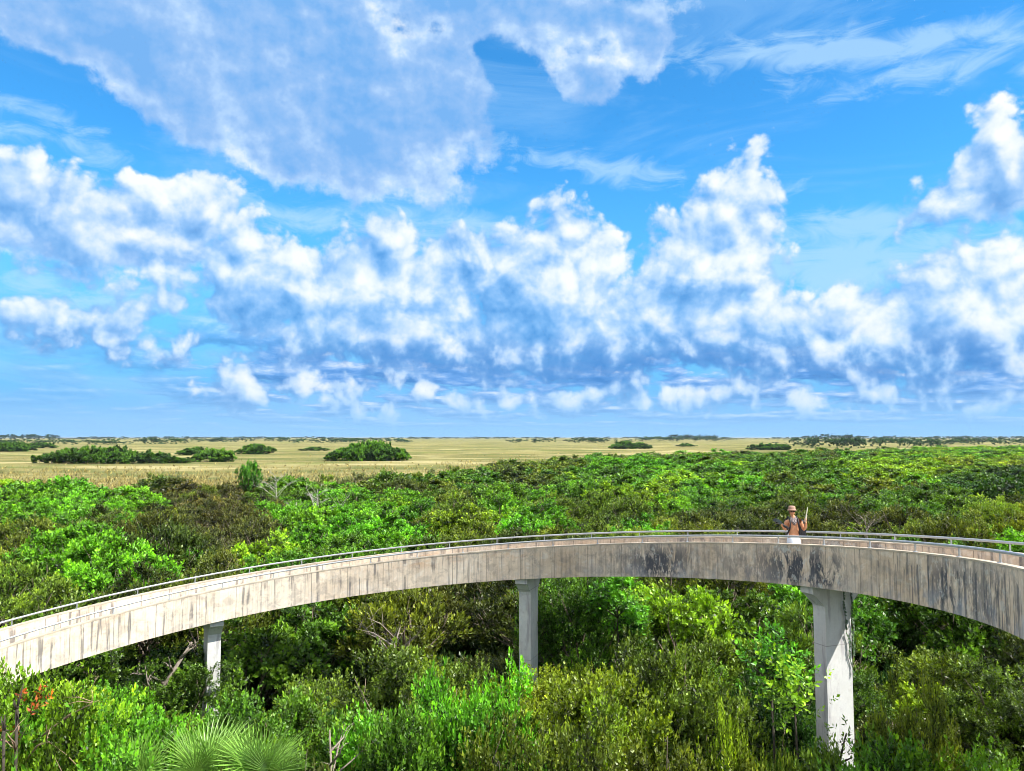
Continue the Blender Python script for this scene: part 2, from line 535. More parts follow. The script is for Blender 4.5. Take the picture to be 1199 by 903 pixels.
def ramp_frame(s):
    """s metres along the inner edge, 0 at th=0; gives point, outward normal, top height"""
    th = s / RR
    if th >= TH0:
        o = Vector((math.cos(th), math.sin(th)))
        return RC + o * RR, o, ramp_z(th)
    o = Vector((math.cos(TH0), math.sin(TH0))); t = Vector((o.y, -o.x))
    d = (TH0 - th) * RR
    return RC + o * RR + t * d, o, ramp_z(TH0) + d * 0.105


def concrete(name, parapet=True):
    m, b, p, out = new_mat(name)
    uv = b.node('ShaderNodeUVMap', uv_map='UVMap').outputs[0]
    q = b.sep(uv); U, Vv = q[0], q[1]
    big = b.noise(uv, 0.5, 5, 0.6)
    fine = b.noise(uv, 9.0, 6, 0.7)
    col = b.mix(b.lin(big, 0.35, 0.65), (0.57, 0.45, 0.33), (0.77, 0.67, 0.55))
    left = b.ss(U, 12.0, 26.0)
    col = b.mix(b.m('MULTIPLY', left, 0.55), col, (0.72, 0.655, 0.56))
    col = b.mix(b.lin(fine, 0.3, 0.7, 0.0, 0.35), col, b.vm('MULTIPLY', col, (0.62, 0.60, 0.58)))
    # rust wash under the coping, here and there
    rn = b.noise(b.vm('MULTIPLY', uv, (0.7, 2.0, 1)), 1.0, 4, 0.6)
    rust = b.m('MULTIPLY', b.ss(rn, 0.52, 0.68), b.ss(Vv, 0.55, 0.95))
    rz = b.ramp(b.lin(U, -6, 40), [(0.0, 0.1), (0.42, 0.15), (0.5, 0.8), (0.58, 0.25), (0.72, 0.3), (0.79, 1.0), (0.85, 0.5), (0.9, 0.1)])
    col = b.mix(b.m('MULTIPLY', b.m('MULTIPLY', rust, rz), 0.8), col, (0.48, 0.25, 0.10))
    mott = b.noise(b.vm('MULTIPLY', uv, (2.2, 2.6, 1)), 1.0, 6, 0.68, 0.3, dim='2D')
    col = b.mix(b.m('MULTIPLY', b.ss(mott, 0.50, 0.62), 0.42), col, (0.27, 0.245, 0.22))
    col = b.mix(b.m('MULTIPLY', b.ss(mott, 0.44, 0.34), 0.45), col, (0.76, 0.72, 0.65))
    # thin vertical drip lines
    d1 = b.noise(b.vm('MULTIPLY', uv, (7.0, 0.35, 1)), 1.0, 3, 0.6, dim='2D')
    dmask = b.noise(b.vm('MULTIPLY', uv, (0.9, 1.1, 1)), 1.0, 4, 0.6, dim='2D')
    line = b.m('MULTIPLY', b.ss(d1, 0.56, 0.66), b.ss(dmask, 0.36, 0.54))
    line = b.m('MULTIPLY', line, b.ramp(b.lin(U, -6, 40), [(0.0, 0.75), (0.14, 0.9), (0.22, 0.35), (0.36, 0.3), (0.44, 0.45), (0.55, 0.95), (1.0, 0.95)]))
    col = b.mix(b.m('MULTIPLY', line, 0.75), col, (0.09, 0.09, 0.10))
    d2 = b.noise(b.vm('MULTIPLY', uv, (16.0, 0.5, 1)), 1.0, 2, 0.5, dim='2D')
    col = b.mix(b.m('MULTIPLY', b.ss(d2, 0.55, 0.68), 0.30), col, b.vm('MULTIPLY', col, (0.5, 0.5, 0.53)))
    # formwork board joints
    fr = b.m('FRACT', b.m('MULTIPLY', U, 1 / 1.22))
    col = b.mix(b.m('MULTIPLY', b.m('LESS_THAN', fr, 0.016), 0.7), col, (0.12, 0.11, 0.10))
    if parapet:
        # black algae blooms and pale lichen at their own stations
        def station(stops): return b.ramp(b.lin(U, -6.0, 14.0), stops)
        al = b.noise(b.vm('MULTIPLY', uv, (2.6, 1.1, 1)), 1.0, 7, 0.72, 0.4, dim='2D')
        st = station([(0.0, 0.0), (0.10, 0.05), (0.16, 0.75), (0.22, 0.5), (0.265, 0.95), (0.30, 0.35), (0.34, 0.1), (0.44, 0.12), (0.475, 0.95), (0.55, 1.0), (0.60, 0.5), (0.66, 0.35), (0.71, 0.3), (0.76, 0.9), (0.80, 0.95), (0.84, 0.4), (0.9, 0.15), (1.0, 0.0)])
        hv = b.m('MULTIPLY', b.ss(Vv, 0.98, 0.60, 0.5, 1.0), b.ss(Vv, 0.02, 0.15, 0.6, 1.0))
        a_ = b.m('MULTIPLY', b.m('MULTIPLY', b.ss(al, 0.41, 0.53), st), hv)
        sp = b.noise(b.vm('MULTIPLY', uv, (11, 3.5, 1)), 1.0, 5, 0.7, dim='2D')
        a_ = b.m('MULTIPLY', a_, b.ss(sp, 0.36, 0.46))
        col = b.mix(b.m('MULTIPLY', b.ss(al, 0.38, 0.6), b.m('MULTIPLY', st, 0.35)), col, (0.30, 0.31, 0.35))
        col = b.mix(b.m('MULTIPLY', a_, 1.05, clamp=True), col, (0.075, 0.08, 0.095))
        # long black runs down the face towards its right end
        d3 = b.noise(b.vm('MULTIPLY', uv, (9.0, 0.25, 1)), 1.0, 3, 0.55, dim='2D')
        run = b.m('MULTIPLY', b.ss(d3, 0.53, 0.60), station([(0.0, 0.5), (0.08, 0.7), (0.18, 1.0), (0.32, 0.9), (0.40, 0.25), (0.6, 0.1), (0.8, 0.45), (1.0, 0.2)]))
        edge = b.noise(b.vm('MULTIPLY', uv, (5.0, 0.0, 0)), 1.0, 2, 0.5, dim='2D')
        top_ = b.m('MULTIPLY_ADD', edge, 0.9, 0.35)
        run = b.m('MULTIPLY', run, b.m('LESS_THAN', Vv, top_))
        col = b.mix(b.m('MULTIPLY', run, 0.8), col, (0.07, 0.08, 0.10))
        wash = b.noise(b.vm('MULTIPLY', uv, (1.2, 1.0, 1)), 1.0, 4, 0.6, dim='2D')
        wm = b.m('MULTIPLY', b.m('MULTIPLY', b.ss(wash, 0.46, 0.6), b.ss(Vv, 0.55, 0.15)), station([(0.0, 0.6), (0.2, 0.9), (0.33, 0.8), (0.42, 0.3), (0.6, 0.3), (0.75, 0.7), (1.0, 0.2)]))
        col = b.mix(b.m('MULTIPLY', wm, 0.6), col, (0.27, 0.31, 0.38))
        li = b.noise(b.vm('MULTIPLY', uv, (1.9, 2.2, 1)), 1.7, 6, 0.65, dim='2D')
        lm = b.m('MULTIPLY', b.ss(li, 0.58, 0.66), b.m('MAXIMUM', b.m('MULTIPLY', st, 0.9), 0.25))
        col = b.mix(b.m('MULTIPLY', lm, 0.6), col, (0.55, 0.58, 0.57))
    b._in(p.inputs['Base Color'], col)
    p.inputs['Roughness'].default_value = 0.9
    p.inputs['Specular IOR Level'].default_value = 0.2
    bp = b.node('ShaderNodeBump'); bp.inputs['Strength'].default_value = 0.35; bp.inputs['Distance'].default_value = 0.01
    b._in(bp.inputs['Height'], fine); m.node_tree.links.new(bp.outputs[0], p.inputs['Normal'])
    return m


M_PARAPET = concrete('stained_concrete')
M_DECK = concrete('deck_concrete', False)


def sweep(s0, s1, ds, profile, mat, name, parent, uvmode=True):
    """closed (offset, height) profile carried along the ramp"""
    n = int(math.ceil((s1 - s0) / ds)) + 1
    V = []; UV = []; Fc = []
    k = len(profile)
    for i in range(n):
        s = s0 + (s1 - s0) * i / (n - 1)
        p, o, zt = ramp_frame(s)
        for (off, h) in profile:
            q = p + o * off
            V.append((q.x, q.y, zt + h)); UV.append((s, h + RAMP_H))
    for i in range(n - 1):
        for j in range(k):
            j2 = (j + 1) % k
            Fc.append((i * k + j, (i + 1) * k + j, (i + 1) * k + j2, i * k + j2))
    mb = MB(); mb.add(V, Fc, UV)
    mb.f.append(tuple(range(k))); mb.f.append(tuple((n - 1) * k + j for j in range(k))[::-1])
    return mb.build(name, mat, parent)


def station_of(px):
    """station whose inner top edge shows at this photo column"""
    best = None
    for i in range(-60, 400):
        s = i * 0.1
        p, o, zt = ramp_frame(s)
        if s / RR < TH0: continue
        x, _ = to_px(p.x, p.y, zt)
        if best is None or abs(x - px) < best[0]: best = (abs(x - px), s)
    return best[1]


S0, S1 = TH0 * RR - 11.0, 3.7 * RR
ramp = empty('spiral_ramp', (RC.x, RC.y, 0))
tag(ramp, 'long curving weathered concrete walkway ramp raised on piers above the treetops', 'ramp')


def child(o):
    """keep world placement under the ramp's base"""
    o.parent = ramp; o.location = (-RC.x, -RC.y, 0); return o


T = 0.15
child(sweep(S0, S1, 0.25, [(0, -1.05), (T, -1.05), (T, -0.04), (0, -0.04)], M_PARAPET, 'parapet', None))
child(sweep(S0, S1, 0.25, [(RW - 0.07, -1.05), (RW + 0.08, -1.05), (RW + 0.08, -0.04), (RW - 0.07, -0.04)], M_PARAPET, 'parapet', None))
child(sweep(S0, S1, 0.25, [(T + .001, -1.035), (RW - 0.071, -1.035), (RW - 0.071, -0.87), (T + .001, -0.87)], M_DECK, 'deck', None))
M_COPING = plain('coping_concrete', (0.43, 0.375, 0.30), 0.85, var=0.25, scale=3)
for a_, b_ in ((-0.008, T + 0.008), (RW - 0.078, RW + 0.088)):
    child(sweep(S0, S1, 0.25, [(a_, -0.037), (b_, -0.037), (b_, 0.0), (a_, 0.0)], M_COPING, 'coping', None))

post_mb = MB(); post_mb.tube([(0, 0, 0), (0, 0, RAIL_UP)], 0.017, 8)
post_mb.box((0, 0, 0.006), (0.07, 0.07, 0.012))
post_me = post_mb.mesh('post', M_STEEL)
for off in (0.06, RW):
    n = int((S1 - S0) / 0.25)
    pts = []
    for i in range(n + 1):
        s = S0 + (S1 - S0) * i / n
        p, o, zt = ramp_frame(s); q = p + o * off
        pts.append((q.x, q.y, zt + RAIL_UP))
    rail = MB().tube(pts, 0.030, 10).build('handrail', M_STEEL, None, smooth=True)
    child(rail)
    s = S0 + 0.5 + (0.55 if off > 1 else 0.2)
    while s < S1:
        p, o, zt = ramp_frame(s); q = p + o * off
        c = link('post', post_me, rail)
        c.location = (q.x, q.y, zt)
        s += 1.62 if off < 1 else 1.62 * RR / (RR + RW) * 1.12

# ------------------------------------------------------------------ piers with flared T heads
def pier_material():
    m, b, p, out = new_mat('painted_pier_concrete')
    tc = b.node('ShaderNodeTexCoord'); O = tc.outputs['Object']
    n = b.noise(O, 0.9, 6, 0.65)
    col = b.mix(b.lin(n, 0.3, 0.7), (0.50, 0.50, 0.49), (0.66, 0.68, 0.67))
    st = b.noise(b.vm('MULTIPLY', O, (5, 5, 0.45)), 1.0, 5, 0.65)
    col = b.mix(b.ss(st, 0.54, 0.68, 0, 0.6), col, (0.26, 0.24, 0.27))
    z = b.sep(O)[2]
    col = b.mix(b.m('MULTIPLY', b.ss(z, 4.8, 2.0, 0, 0.5), b.ss(n, 0.4, 0.6)), col, (0.36, 0.31, 0.27))
    jn = b.m('FRACT', b.m('MULTIPLY', z, 1 / 2.4))
    col = b.mix(b.m('MULTIPLY', b.m('LESS_THAN', jn, 0.009), 0.55), col, (0.2, 0.19, 0.18))
    blot = b.noise(b.vm('MULTIPLY', O, (1.6, 1.6, 0.9)), 1.0, 7, 0.7)
    col = b.mix(b.m('MULTIPLY', b.ss(blot, 0.53, 0.63), 0.32), col, (0.33, 0.30, 0.33))
    fine = b.noise(O, 14, 4, 0.7)
    col = b.mix(b.lin(fine, 0.35, 0.7, 0, 0.25), col, b.vm('MULTIPLY', col, (0.7, 0.7, 0.7)))
    b._in(p.inputs['Base Color'], col)
    p.inputs['Roughness'].default_value = 0.85
    bp = b.node('ShaderNodeBump'); bp.inputs['Strength'].default_value = 0.3; bp.inputs['Distance'].default_value = 0.01
    b._in(bp.inputs['Height'], fine); m.node_tree.links.new(bp.outputs[0], p.inputs['Normal'])
    return m


M_PIER = pier_material()


def pier(th, label):
    o = Vector((math.cos(th), math.sin(th)))
    zt = ramp_z(th) - RAMP_H - 0.004
    c = RC + o * (RR + RW / 2 + 0.03)
    root = empty('concrete_pier', (c.x, c.y, 0), th)
    tag(root, label, 'pier', 'piers carrying the ramp')
    a, w = 0.42, 0.21        # half radial length and half tangential width of the column
    tip = 0.82
    slope = 1.37 / RR        # head top follows the ramp's fall (rising towards -tangent)
    mb = MB()
    zc = zt - 0.62
    mb.add([(sx * a, sy * w, z) for z in (-0.6, zc) for (sx, sy) in ((-1, -1), (1, -1), (1, 1), (-1, 1))],
           [(0, 1, 5, 4), (1, 2, 6, 5), (2, 3, 7, 6), (3, 0, 4, 7), (3, 2, 1, 0)])
    mb.build('column', M_PIER, root)
    prof = [(-a, zc + .001), (a, zc + .001), (a + 0.02, zt - 0.52), (tip - 0.12, zt - 0.26), (tip, zt - 0.18), (tip, zt), (-tip, zt), (-tip, zt - 0.18), (-tip + 0.12, zt - 0.26), (-a - 0.02, zt - 0.52)]
    hb = MB(); k = len(prof); vs = []
    for sy in (-1, 1):
        for (x, z) in prof:
            zz = z - sy * w * slope - w * slope * 0.0 if z >= zt - 1e-6 else z
            vs.append((x, sy * (w + 0.004), zz))
    fs = [(j, (j + 1) % k, k + (j + 1) % k, k + j) for j in range(k)] + [tuple(range(k))[::-1], tuple(range(k, 2 * k))]
    hb.add(vs, fs); hb.build('pier_head', M_PIER, root)
    return root


PIERS = [(2.095, 'leftmost slender concrete pier under the ramp, beside a dead limb'),
         (1.232, 'middle concrete pier under the ramp, half sunk in the treetops'),
         (0.382, 'large pale concrete pier under the ramp with a vine hanging down it'),
         (-0.33, 'concrete pier at the right edge of the photo, only its head showing')]
for th, lab in PIERS: pier(th, lab)

# ================================================================== ground
def ground_material():
    m, b, p, out = new_mat('marsh')
    geo = b.node('ShaderNodeNewGeometry'); P_ = geo.outputs['Position']
    n1 = b.noise(b.vm('MULTIPLY', P_, (0.007, 0.011, 0)), 1.0, 7, 0.62, 0.3)
    n2 = b.noise(b.vm('MULTIPLY', P_, (0.05, 0.12, 0)), 1.0, 6, 0.65)
    n3 = b.noise(P_, 0.9, 5, 0.7)
    col = b.mix(b.ss(n1, 0.35, 0.65), (0.19, 0.18, 0.075), (0.33, 0.285, 0.13))
    col = b.mix(b.m('MULTIPLY', b.ss(n2, 0.50, 0.64), 0.8), col, (0.15, 0.15, 0.06))
    col = b.mix(b.m('MULTIPLY', b.ss(n1, 0.52, 0.62), 0.75), col, (0.13, 0.17, 0.05))
    col = b.mix(b.m('MULTIPLY', b.ss(n2, 0.45, 0.3), 0.5), col, (0.34, 0.31, 0.20))
    col = b.mix(b.lin(n3, 0.3, 0.7, 0, 0.5), col, b.vm('MULTIPLY', col, (0.55, 0.58, 0.5)))
    n4 = b.noise(b.vm('MULTIPLY', P_, (0.010, 0.022, 0)), 1.0, 6, 0.62, 0.5)
    col = b.mix(b.m('MULTIPLY', b.ss(n4, 0.50, 0.58), 0.8), col, (0.105, 0.125, 0.045))
    col = b.mix(b.m('MULTIPLY', b.ss(n4, 0.46, 0.38), 0.75), col, (0.37, 0.335, 0.17))
    b._in(p.inputs['Base Color'], col)
    p.inputs['Roughness'].default_value = 1.0
    p.inputs['Specular IOR Level'].default_value = 0.0
    bp = b.node('ShaderNodeBump'); bp.inputs['Strength'].default_value = 0.8; bp.inputs['Distance'].default_value = 0.5
    b._in(bp.inputs['Height'], n3); m.node_tree.links.new(bp.outputs[0], p.inputs['Normal'])
    return m


rad = [0, 60, 150, 400, 1000, 3000, 9000, 26000]
mb = MB(); nseg = 72
for r in rad[1:]: mb.v += [(r * math.cos(2 * PI * k / nseg), r * math.sin(2 * PI * k / nseg), 0) for k in range(nseg)]
mb.f.append(tuple(range(nseg)))
for i in range(len(rad) - 2):
    for k in range(nseg):
        mb.f.append((i * nseg + k, (i + 1) * nseg + k, (i + 1) * nseg + (k + 1) % nseg, i * nseg + (k + 1) % nseg))
mb.uv = [(p_[0], p_[1]) for p_ in mb.v]
g = mb.build('marsh_ground', ground_material()); tag(g, kind='structure')

# where the continuous wood ends and open marsh begins, distance by bearing (photo column)
EDGE_X = [-700, 0, 150, 330, 450, 540, 610, 680, 760, 900, 1050, 1199, 1900]
EDGE_D = [118, 124, 128, 130, 128, 165, 235, 285, 315, 370, 470, 620, 700]


def wood_edge(x, y):
    px = 599.5 + F * x / max(y, 1.0)
    return float(np.interp(px, EDGE_X, EDGE_D))


m_, b, p, out = new_mat('leaf_litter')
geo = b.node('ShaderNodeNewGeometry')
n_ = b.noise(geo.outputs['Position'], 1.2, 6, 0.7)
b._in(p.inputs['Base Color'], b.mix(b.ss(n_, 0.4, 0.62), (0.035, 0.032, 0.018), (0.035, 0.055, 0.016)))
p.inputs['Roughness'].default_value = 1.0; p.inputs['Specular IOR Level'].default_value = 0.1
M_LITTER = m_
mb = MB(); pts = []
for px in np.linspace(-1100, 1900, 90):
    t = (px - 599.5) / F; d = float(np.interp(px, EDGE_X, EDGE_D)) + 2.5 * math.sin(px * 0.07) - 2
    pts.append((t * d, d, 0.03))
pts = [(-25, -25, 0.03)] + pts + [(25, -25, 0.03)]
mb.add(pts[::-1], [tuple(range(len(pts)))])
g = mb.build('forest_floor', M_LITTER); tag(g, kind='structure')

# ================================================================== foliage prototypes
def leaf_quads(base, direc, side, L, Wd):
    """kite shaped leaves: arrays (n,3)"""
    tip = base + direc * L[:, None]
    mid = base + direc * (L * 0.52)[:, None]
    nrm = np.cross(direc, side)
    a = mid + side * (Wd / 2)[:, None] + nrm * (Wd * 0.12)[:, None]
    c = mid - side * (Wd / 2)[:, None] + nrm * (Wd * 0.12)[:, None]
    V = np.stack([base, a, tip, c], 1).reshape(-1, 3)
    Fq = np.arange(len(V)).reshape(-1, 4)
    return V, Fq


def unit(v): return v / np.maximum(np.linalg.norm(v, axis=-1, keepdims=True), 1e-6)


def crown_lobes(rng, R, H, k, lob, zc):
    """main mass plus k knobs spread over its upper side"""
    L = [(0, 0, zc, R * 0.80, H * 0.42)]
    for i in range(k):
        q = 2.39996 * i + rng.uniform(-.5, .5); e = math.asin(min(1, max(-0.35, 1 - 1.35 * (i + 0.5) / k + rng.uniform(-.12, .12))))
        rr = rng.uniform(*lob)
        L.append((R * 0.84 * math.cos(e) * math.cos(q), R * 0.84 * math.cos(e) * math.sin(q), zc + H * 0.44 * math.sin(e) + rng.uniform(-.2, .35), rr, rr * rng.uniform(.75, 1.1)))
    return np.array(L)


TOPS = 6.0


def make_crown(seed, R=2.6, H=3.6, zc=4.0, k=9, lob=(0.8, 1.3), shoots=1500, per=11, leaf=(0.10, 0.045), shoot_len=0.32, upright=0.7, spread=0.65, droop=0.0, interior=0.14, top=None, tuft=18, gather=0.20):
    rng = np.random.default_rng(seed)
    Lb = crown_lobes(rng, R, H, k, lob, zc)
    area = Lb[:, 3] * (Lb[:, 3] + Lb[:, 4]); area[0] *= 0.8
    n = int(shoots * 1.9)
    idx = rng.choice(len(Lb), n, p=area / area.sum())
    d = unit(rng.normal(size=(n, 3)) + np.array([0, 0, 0.35]))
    q = Lb[idx]
    rr = rng.uniform(0.84, 1.06, n)
    deep = rng.random(n) < interior; rr[deep] = rng.uniform(0.3, 0.85, deep.sum())
    P_ = q[:, :3] + d * np.stack([q[:, 3], q[:, 3], q[:, 4]], 1) * rr[:, None]
    # drop those buried in another lobe
    bur = np.zeros(n, bool)
    for j, l in enumerate(Lb):
        e = (P_ - l[:3]) / np.array([l[3], l[3], l[4]])
        bur |= (np.linalg.norm(e, axis=1) < 0.72) & (idx != j) & (~deep)
    # ragged holes
    hole = np.sin(P_[:, 0] * 2.3 + seed) * np.sin(P_[:, 1] * 2.1 + seed * 2) * np.sin(P_[:, 2] * 2.6 + seed * 3) > 0.27
    keep = ~bur & ~hole & (P_[:, 2] > zc - H * 0.5)
    P_ = P_[keep][:shoots]; d = d[keep][:shoots]; n = len(P_)
    # shoots gather in tufts with gaps between them
    nc = max(1, min(n, max(8, int(n / tuft)))); ci = rng.integers(0, nc, n); cen = P_[:nc]; cd = d[:nc]
    sg = gather * np.sqrt(tuft / 18.0)
    P_ = cen[ci] + rng.normal(size=(n, 3)) * np.array([sg, sg, sg * 0.8])
    d = unit(cd[ci] + (P_ - cen[ci]) * 1.6)
    ctone = rng.normal(size=nc)[ci][:, None] * 0.12
    ax = unit(d * 0.75 + np.array([0, 0, upright]) + rng.normal(size=(n, 3)) * 0.22)
    a = unit(np.cross(ax, np.array([0.3, 0.2, 1.0]))); c = np.cross(ax, a)
    t = np.linspace(0.0, 1.0, per)[None, :] + rng.uniform(-.05, .05, (n, per))
    az = 2.39996 * np.arange(per)[None, :] + rng.uniform(0, 6.28, (n, 1)) + rng.uniform(-.4, .4, (n, per))
    sl = shoot_len * rng.uniform(0.6, 1.3, (n, 1))
    rad_ = (a[:, None] * np.cos(az)[..., None] + c[:, None] * np.sin(az)[..., None])
    base = P_[:, None] + ax[:, None] * (t * sl)[..., None]
    spr = (spread * (1.15 - 0.75 * np.clip(t, 0, 1)))[..., None]
    ld = unit(ax[:, None] * (1 - spr * 0.6) + rad_ * spr + np.array([0, 0, -droop]) + rng.normal(size=base.shape) * 0.1)
    sd = unit(np.cross(ld, ax[:, None] + rng.normal(size=base.shape) * 0.35))
    Ls = leaf[0] * rng.uniform(0.65, 1.25, (n, per)); Ws = leaf[1] * rng.uniform(0.7, 1.2, (n, per))
    V, Q = leaf_quads(base.reshape(-1, 3), ld.reshape(-1, 3), sd.reshape(-1, 3), Ls.ravel(), Ws.ravel())
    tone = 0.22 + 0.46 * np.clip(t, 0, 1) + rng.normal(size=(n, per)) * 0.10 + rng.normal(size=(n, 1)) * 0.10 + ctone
    zt = np.percentile(V[:, 2], 99.3); f_ = TOPS / zt if top is None else 1.0
    V[:, 2] *= f_; Lb = Lb.copy(); Lb[:, 2] *= f_
    return V, Q, np.clip(tone, 0, 1).ravel(), Lb


def branch_mesh(seed, Lb, h, base_r, mat, n_stems=3, lean=0.35):
    rng = random.Random(seed); mb = MB()
    order = sorted(range(1, len(Lb)), key=lambda i: rng.random())
    stems = []
    for k in range(n_stems):
        q = 2 * PI * k / n_stems + rng.uniform(-.5, .5)
        fork = Vector((math.cos(q) * lean * rng.uniform(.5, 1.3), math.sin(q) * lean * rng.uniform(.5, 1.3), h * rng.uniform(.36, .5)))
        p0 = Vector((math.cos(q) * base_r * .6, math.sin(q) * base_r * .6, -0.15))
        mid = p0.lerp(fork, .5) + Vector((rng.uniform(-.12, .12), rng.uniform(-.12, .12), 0))
        mb.tube([p0, mid, fork], [base_r, base_r * .8, base_r * .62], 7)
        stems.append(fork)
    for j, i in enumerate(order):
        f = stems[j % n_stems]; e = Vector(Lb[i][:3])
        mid = f.lerp(e, .5) + Vector((rng.uniform(-.25, .25), rng.uniform(-.25, .25), rng.uniform(-.1, .25)))
        mb.tube([f - Vector((0, 0, .05)), mid, e], [base_r * .5, base_r * .34, base_r * .14], 5)
        for _ in range(2):
            e2 = e + Vector((rng.uniform(-.8, .8), rng.uniform(-.8, .8), rng.uniform(.1, .8)))
            mb.tube([mid.lerp(e, .6), e2], [base_r * .2, base_r * .07], 4)
    return mb.mesh('trunk', mat, smooth=True)


PROTO = {}


def proto(kind, n, seed0, **kw):
    out_ = []
    for i in range(n):
        V, Q, tone, Lb = make_crown(seed0 + i, **kw)
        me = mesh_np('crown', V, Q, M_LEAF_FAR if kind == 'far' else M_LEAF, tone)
        tr = branch_mesh(seed0 + i, Lb, kw.get('zc', 4.0) + 1.4, 0.11, M_BARK, 3)
        out_.append((me, tr, (V, Q, tone)))
    PROTO[kind] = out_


# near: separate leaves on upright shoots; middle distance: the same shoots, coarser
proto('near_shoot', 5, 10, shoots=4300, per=11, leaf=(0.10, 0.060), k=13, lob=(0.55, 1.0), upright=0.75, spread=0.85, shoot_len=0.26, tuft=36, gather=0.135)
proto('near_round', 3, 30, shoots=3900, per=10, leaf=(0.095, 0.060), k=11, lob=(0.7, 1.1), upright=0.4, spread=0.95, shoot_len=0.20, tuft=32, gather=0.14)
proto('mid_shoot', 4, 50, tuft=16, gather=.19, shoots=1250, per=9, leaf=(0.20, 0.09), k=15, lob=(0.5, 0.95), upright=0.75, shoot_len=0.4)
proto('mid_round', 4, 70, tuft=16, gather=.21, shoots=1150, per=9, leaf=(0.21, 0.13), k=12, lob=(0.65, 1.1), upright=0.35, spread=0.95, shoot_len=0.28)
proto('far', 5, 90, tuft=7, gather=.3, shoots=420, per=7, leaf=(0.42, 0.24), k=13, lob=(0.6, 1.1), upright=0.5, spread=0.9, shoot_len=0.4)

TINT = {
    'bright green': (0.088, 0.250, 0.013), 'lime green': (0.150, 0.290, 0.014), 'yellowish green': (0.165, 0.250, 0.016),
    'mid green': (0.068, 0.160, 0.014), 'dark green': (0.034, 0.088, 0.013), 'olive green': (0.095, 0.150, 0.017),
    'dark olive': (0.062, 0.090, 0.016), 'brownish olive': (0.078, 0.088, 0.022), 'greyish green': (0.15, 0.18, 0.075),
}
ROUND = {'bright green', 'mid green', 'dark green', 'lime green'}
PATCH = [  # (photo column, row of the crown top, half sizes, tint)
    (60, 575, 130, 22, 'bright green'), (255, 590, 62, 34, 'brownish olive'), (250, 640, 60, 20, 'dark olive'), (370, 590, 55, 40, 'bright green'), (130, 625, 75, 30, 'bright green'),
    (40, 640, 70, 26, 'olive green'), (100, 690, 90, 18, 'olive green'), (60, 700, 50, 12, 'yellowish green'), (200, 655, 26, 14, 'lime green'), (330, 640, 60, 22, 'mid green'), (450, 600, 55, 30, 'bright green'),
    (540, 560, 60, 14, 'mid green'), (560, 590, 30, 20, 'lime green'), (620, 600, 40, 20, 'bright green'), (700, 590, 60, 22, 'olive green'), (640, 540, 40, 8, 'olive green'),
    (690, 550, 60, 12, 'mid green'), (740, 545, 60, 12, 'bright green'), (830, 575, 50, 16, 'mid green'), (760, 615, 90, 16, 'olive green'), (860, 605, 50, 16, 'dark olive'), (960, 600, 50, 16, 'dark olive'),
    (1010, 608, 40, 14, 'lime green'), (1080, 615, 40, 12, 'olive green'), (1160, 560, 60, 16, 'dark green'), (1080, 580, 60, 12, 'mid green'), (1150, 590, 60, 12, 'yellowish green'), (960, 560, 60, 16, 'mid green'),
    (1050, 545, 90, 10, 'lime green'), (1150, 540, 60, 8, 'yellowish green'), (900, 540, 60, 10, 'mid green'),
    (30, 815, 55, 50, 'lime green'), (150, 800, 60, 30, 'bright green'), (110, 840, 60, 30, 'bright green'), (300, 780, 50, 30, 'mid green'), (430, 790, 60, 40, 'olive green'), (400, 860, 60, 40, 'mid green'),
    (550, 860, 50, 50, 'bright green'), (640, 820, 60, 40, 'yellowish green'), (760, 790, 60, 40, 'olive green'), (790, 700, 40, 30, 'lime green'), (760, 870, 60, 40, 'yellowish green'), (870, 760, 50, 40, 'mid green'),
    (1050, 760, 60, 40, 'olive green'), (1150, 840, 60, 40, 'lime green'), (1090, 880, 50, 30, 'mid green'), (480, 730, 90, 30, 'dark green'), (680, 720, 80, 25, 'mid green'), (350, 740, 60, 25, 'dark green'),
]


def tint_at(px, py, rng):
    for (x, y, a, c, t) in PATCH:
        if ((px - x) / a) ** 2 + ((py - y) / c) ** 2 < 1.0 and rng.random() < 0.85: return t
    n = math.sin(px * 0.017 + 1.3) + math.sin(py * 0.05 + px * 0.006) + rng.uniform(-1.3, 1.3)
    if n < -1.1: return 'dark olive'
    if n < -0.2: return 'olive green'
    if n < 0.8: return 'mid green'
    if n < 1.5: return 'bright green'
    return 'lime green'


def canopy_h(x, y):
    return 6.0 + 0.55 * math.sin(x * 0.11 + 1) * math.sin(y * 0.09) + 0.45 * math.sin(x * 0.37 + y * 0.23) + 0.2 * math.sin(x * 0.9)


def ramp_limit(x, y, R):
    """highest crown top allowed beside or under the ramp"""
    v = Vector((x, y)) - RC; r = v.length; th = math.atan2(v.y, v.x)
    if th < -1.2: th += 2 * PI
    if x > 3 and y < 12:      # straight run towards the tower
        return 7.6 if x < 10.5 else 99
    if RR - R - 0.2 < r < RR + RW + R + 0.2: return ramp_z(max(th, TH0)) - RAMP_H - 0.45
    return 99


OPEN_TO = [  # piers stay in sight down to these rows: columns, row, depth
    (226, 270, 840, 26), (596, 642, 786, 26.5), (940, 1006, 886, 19.6)]


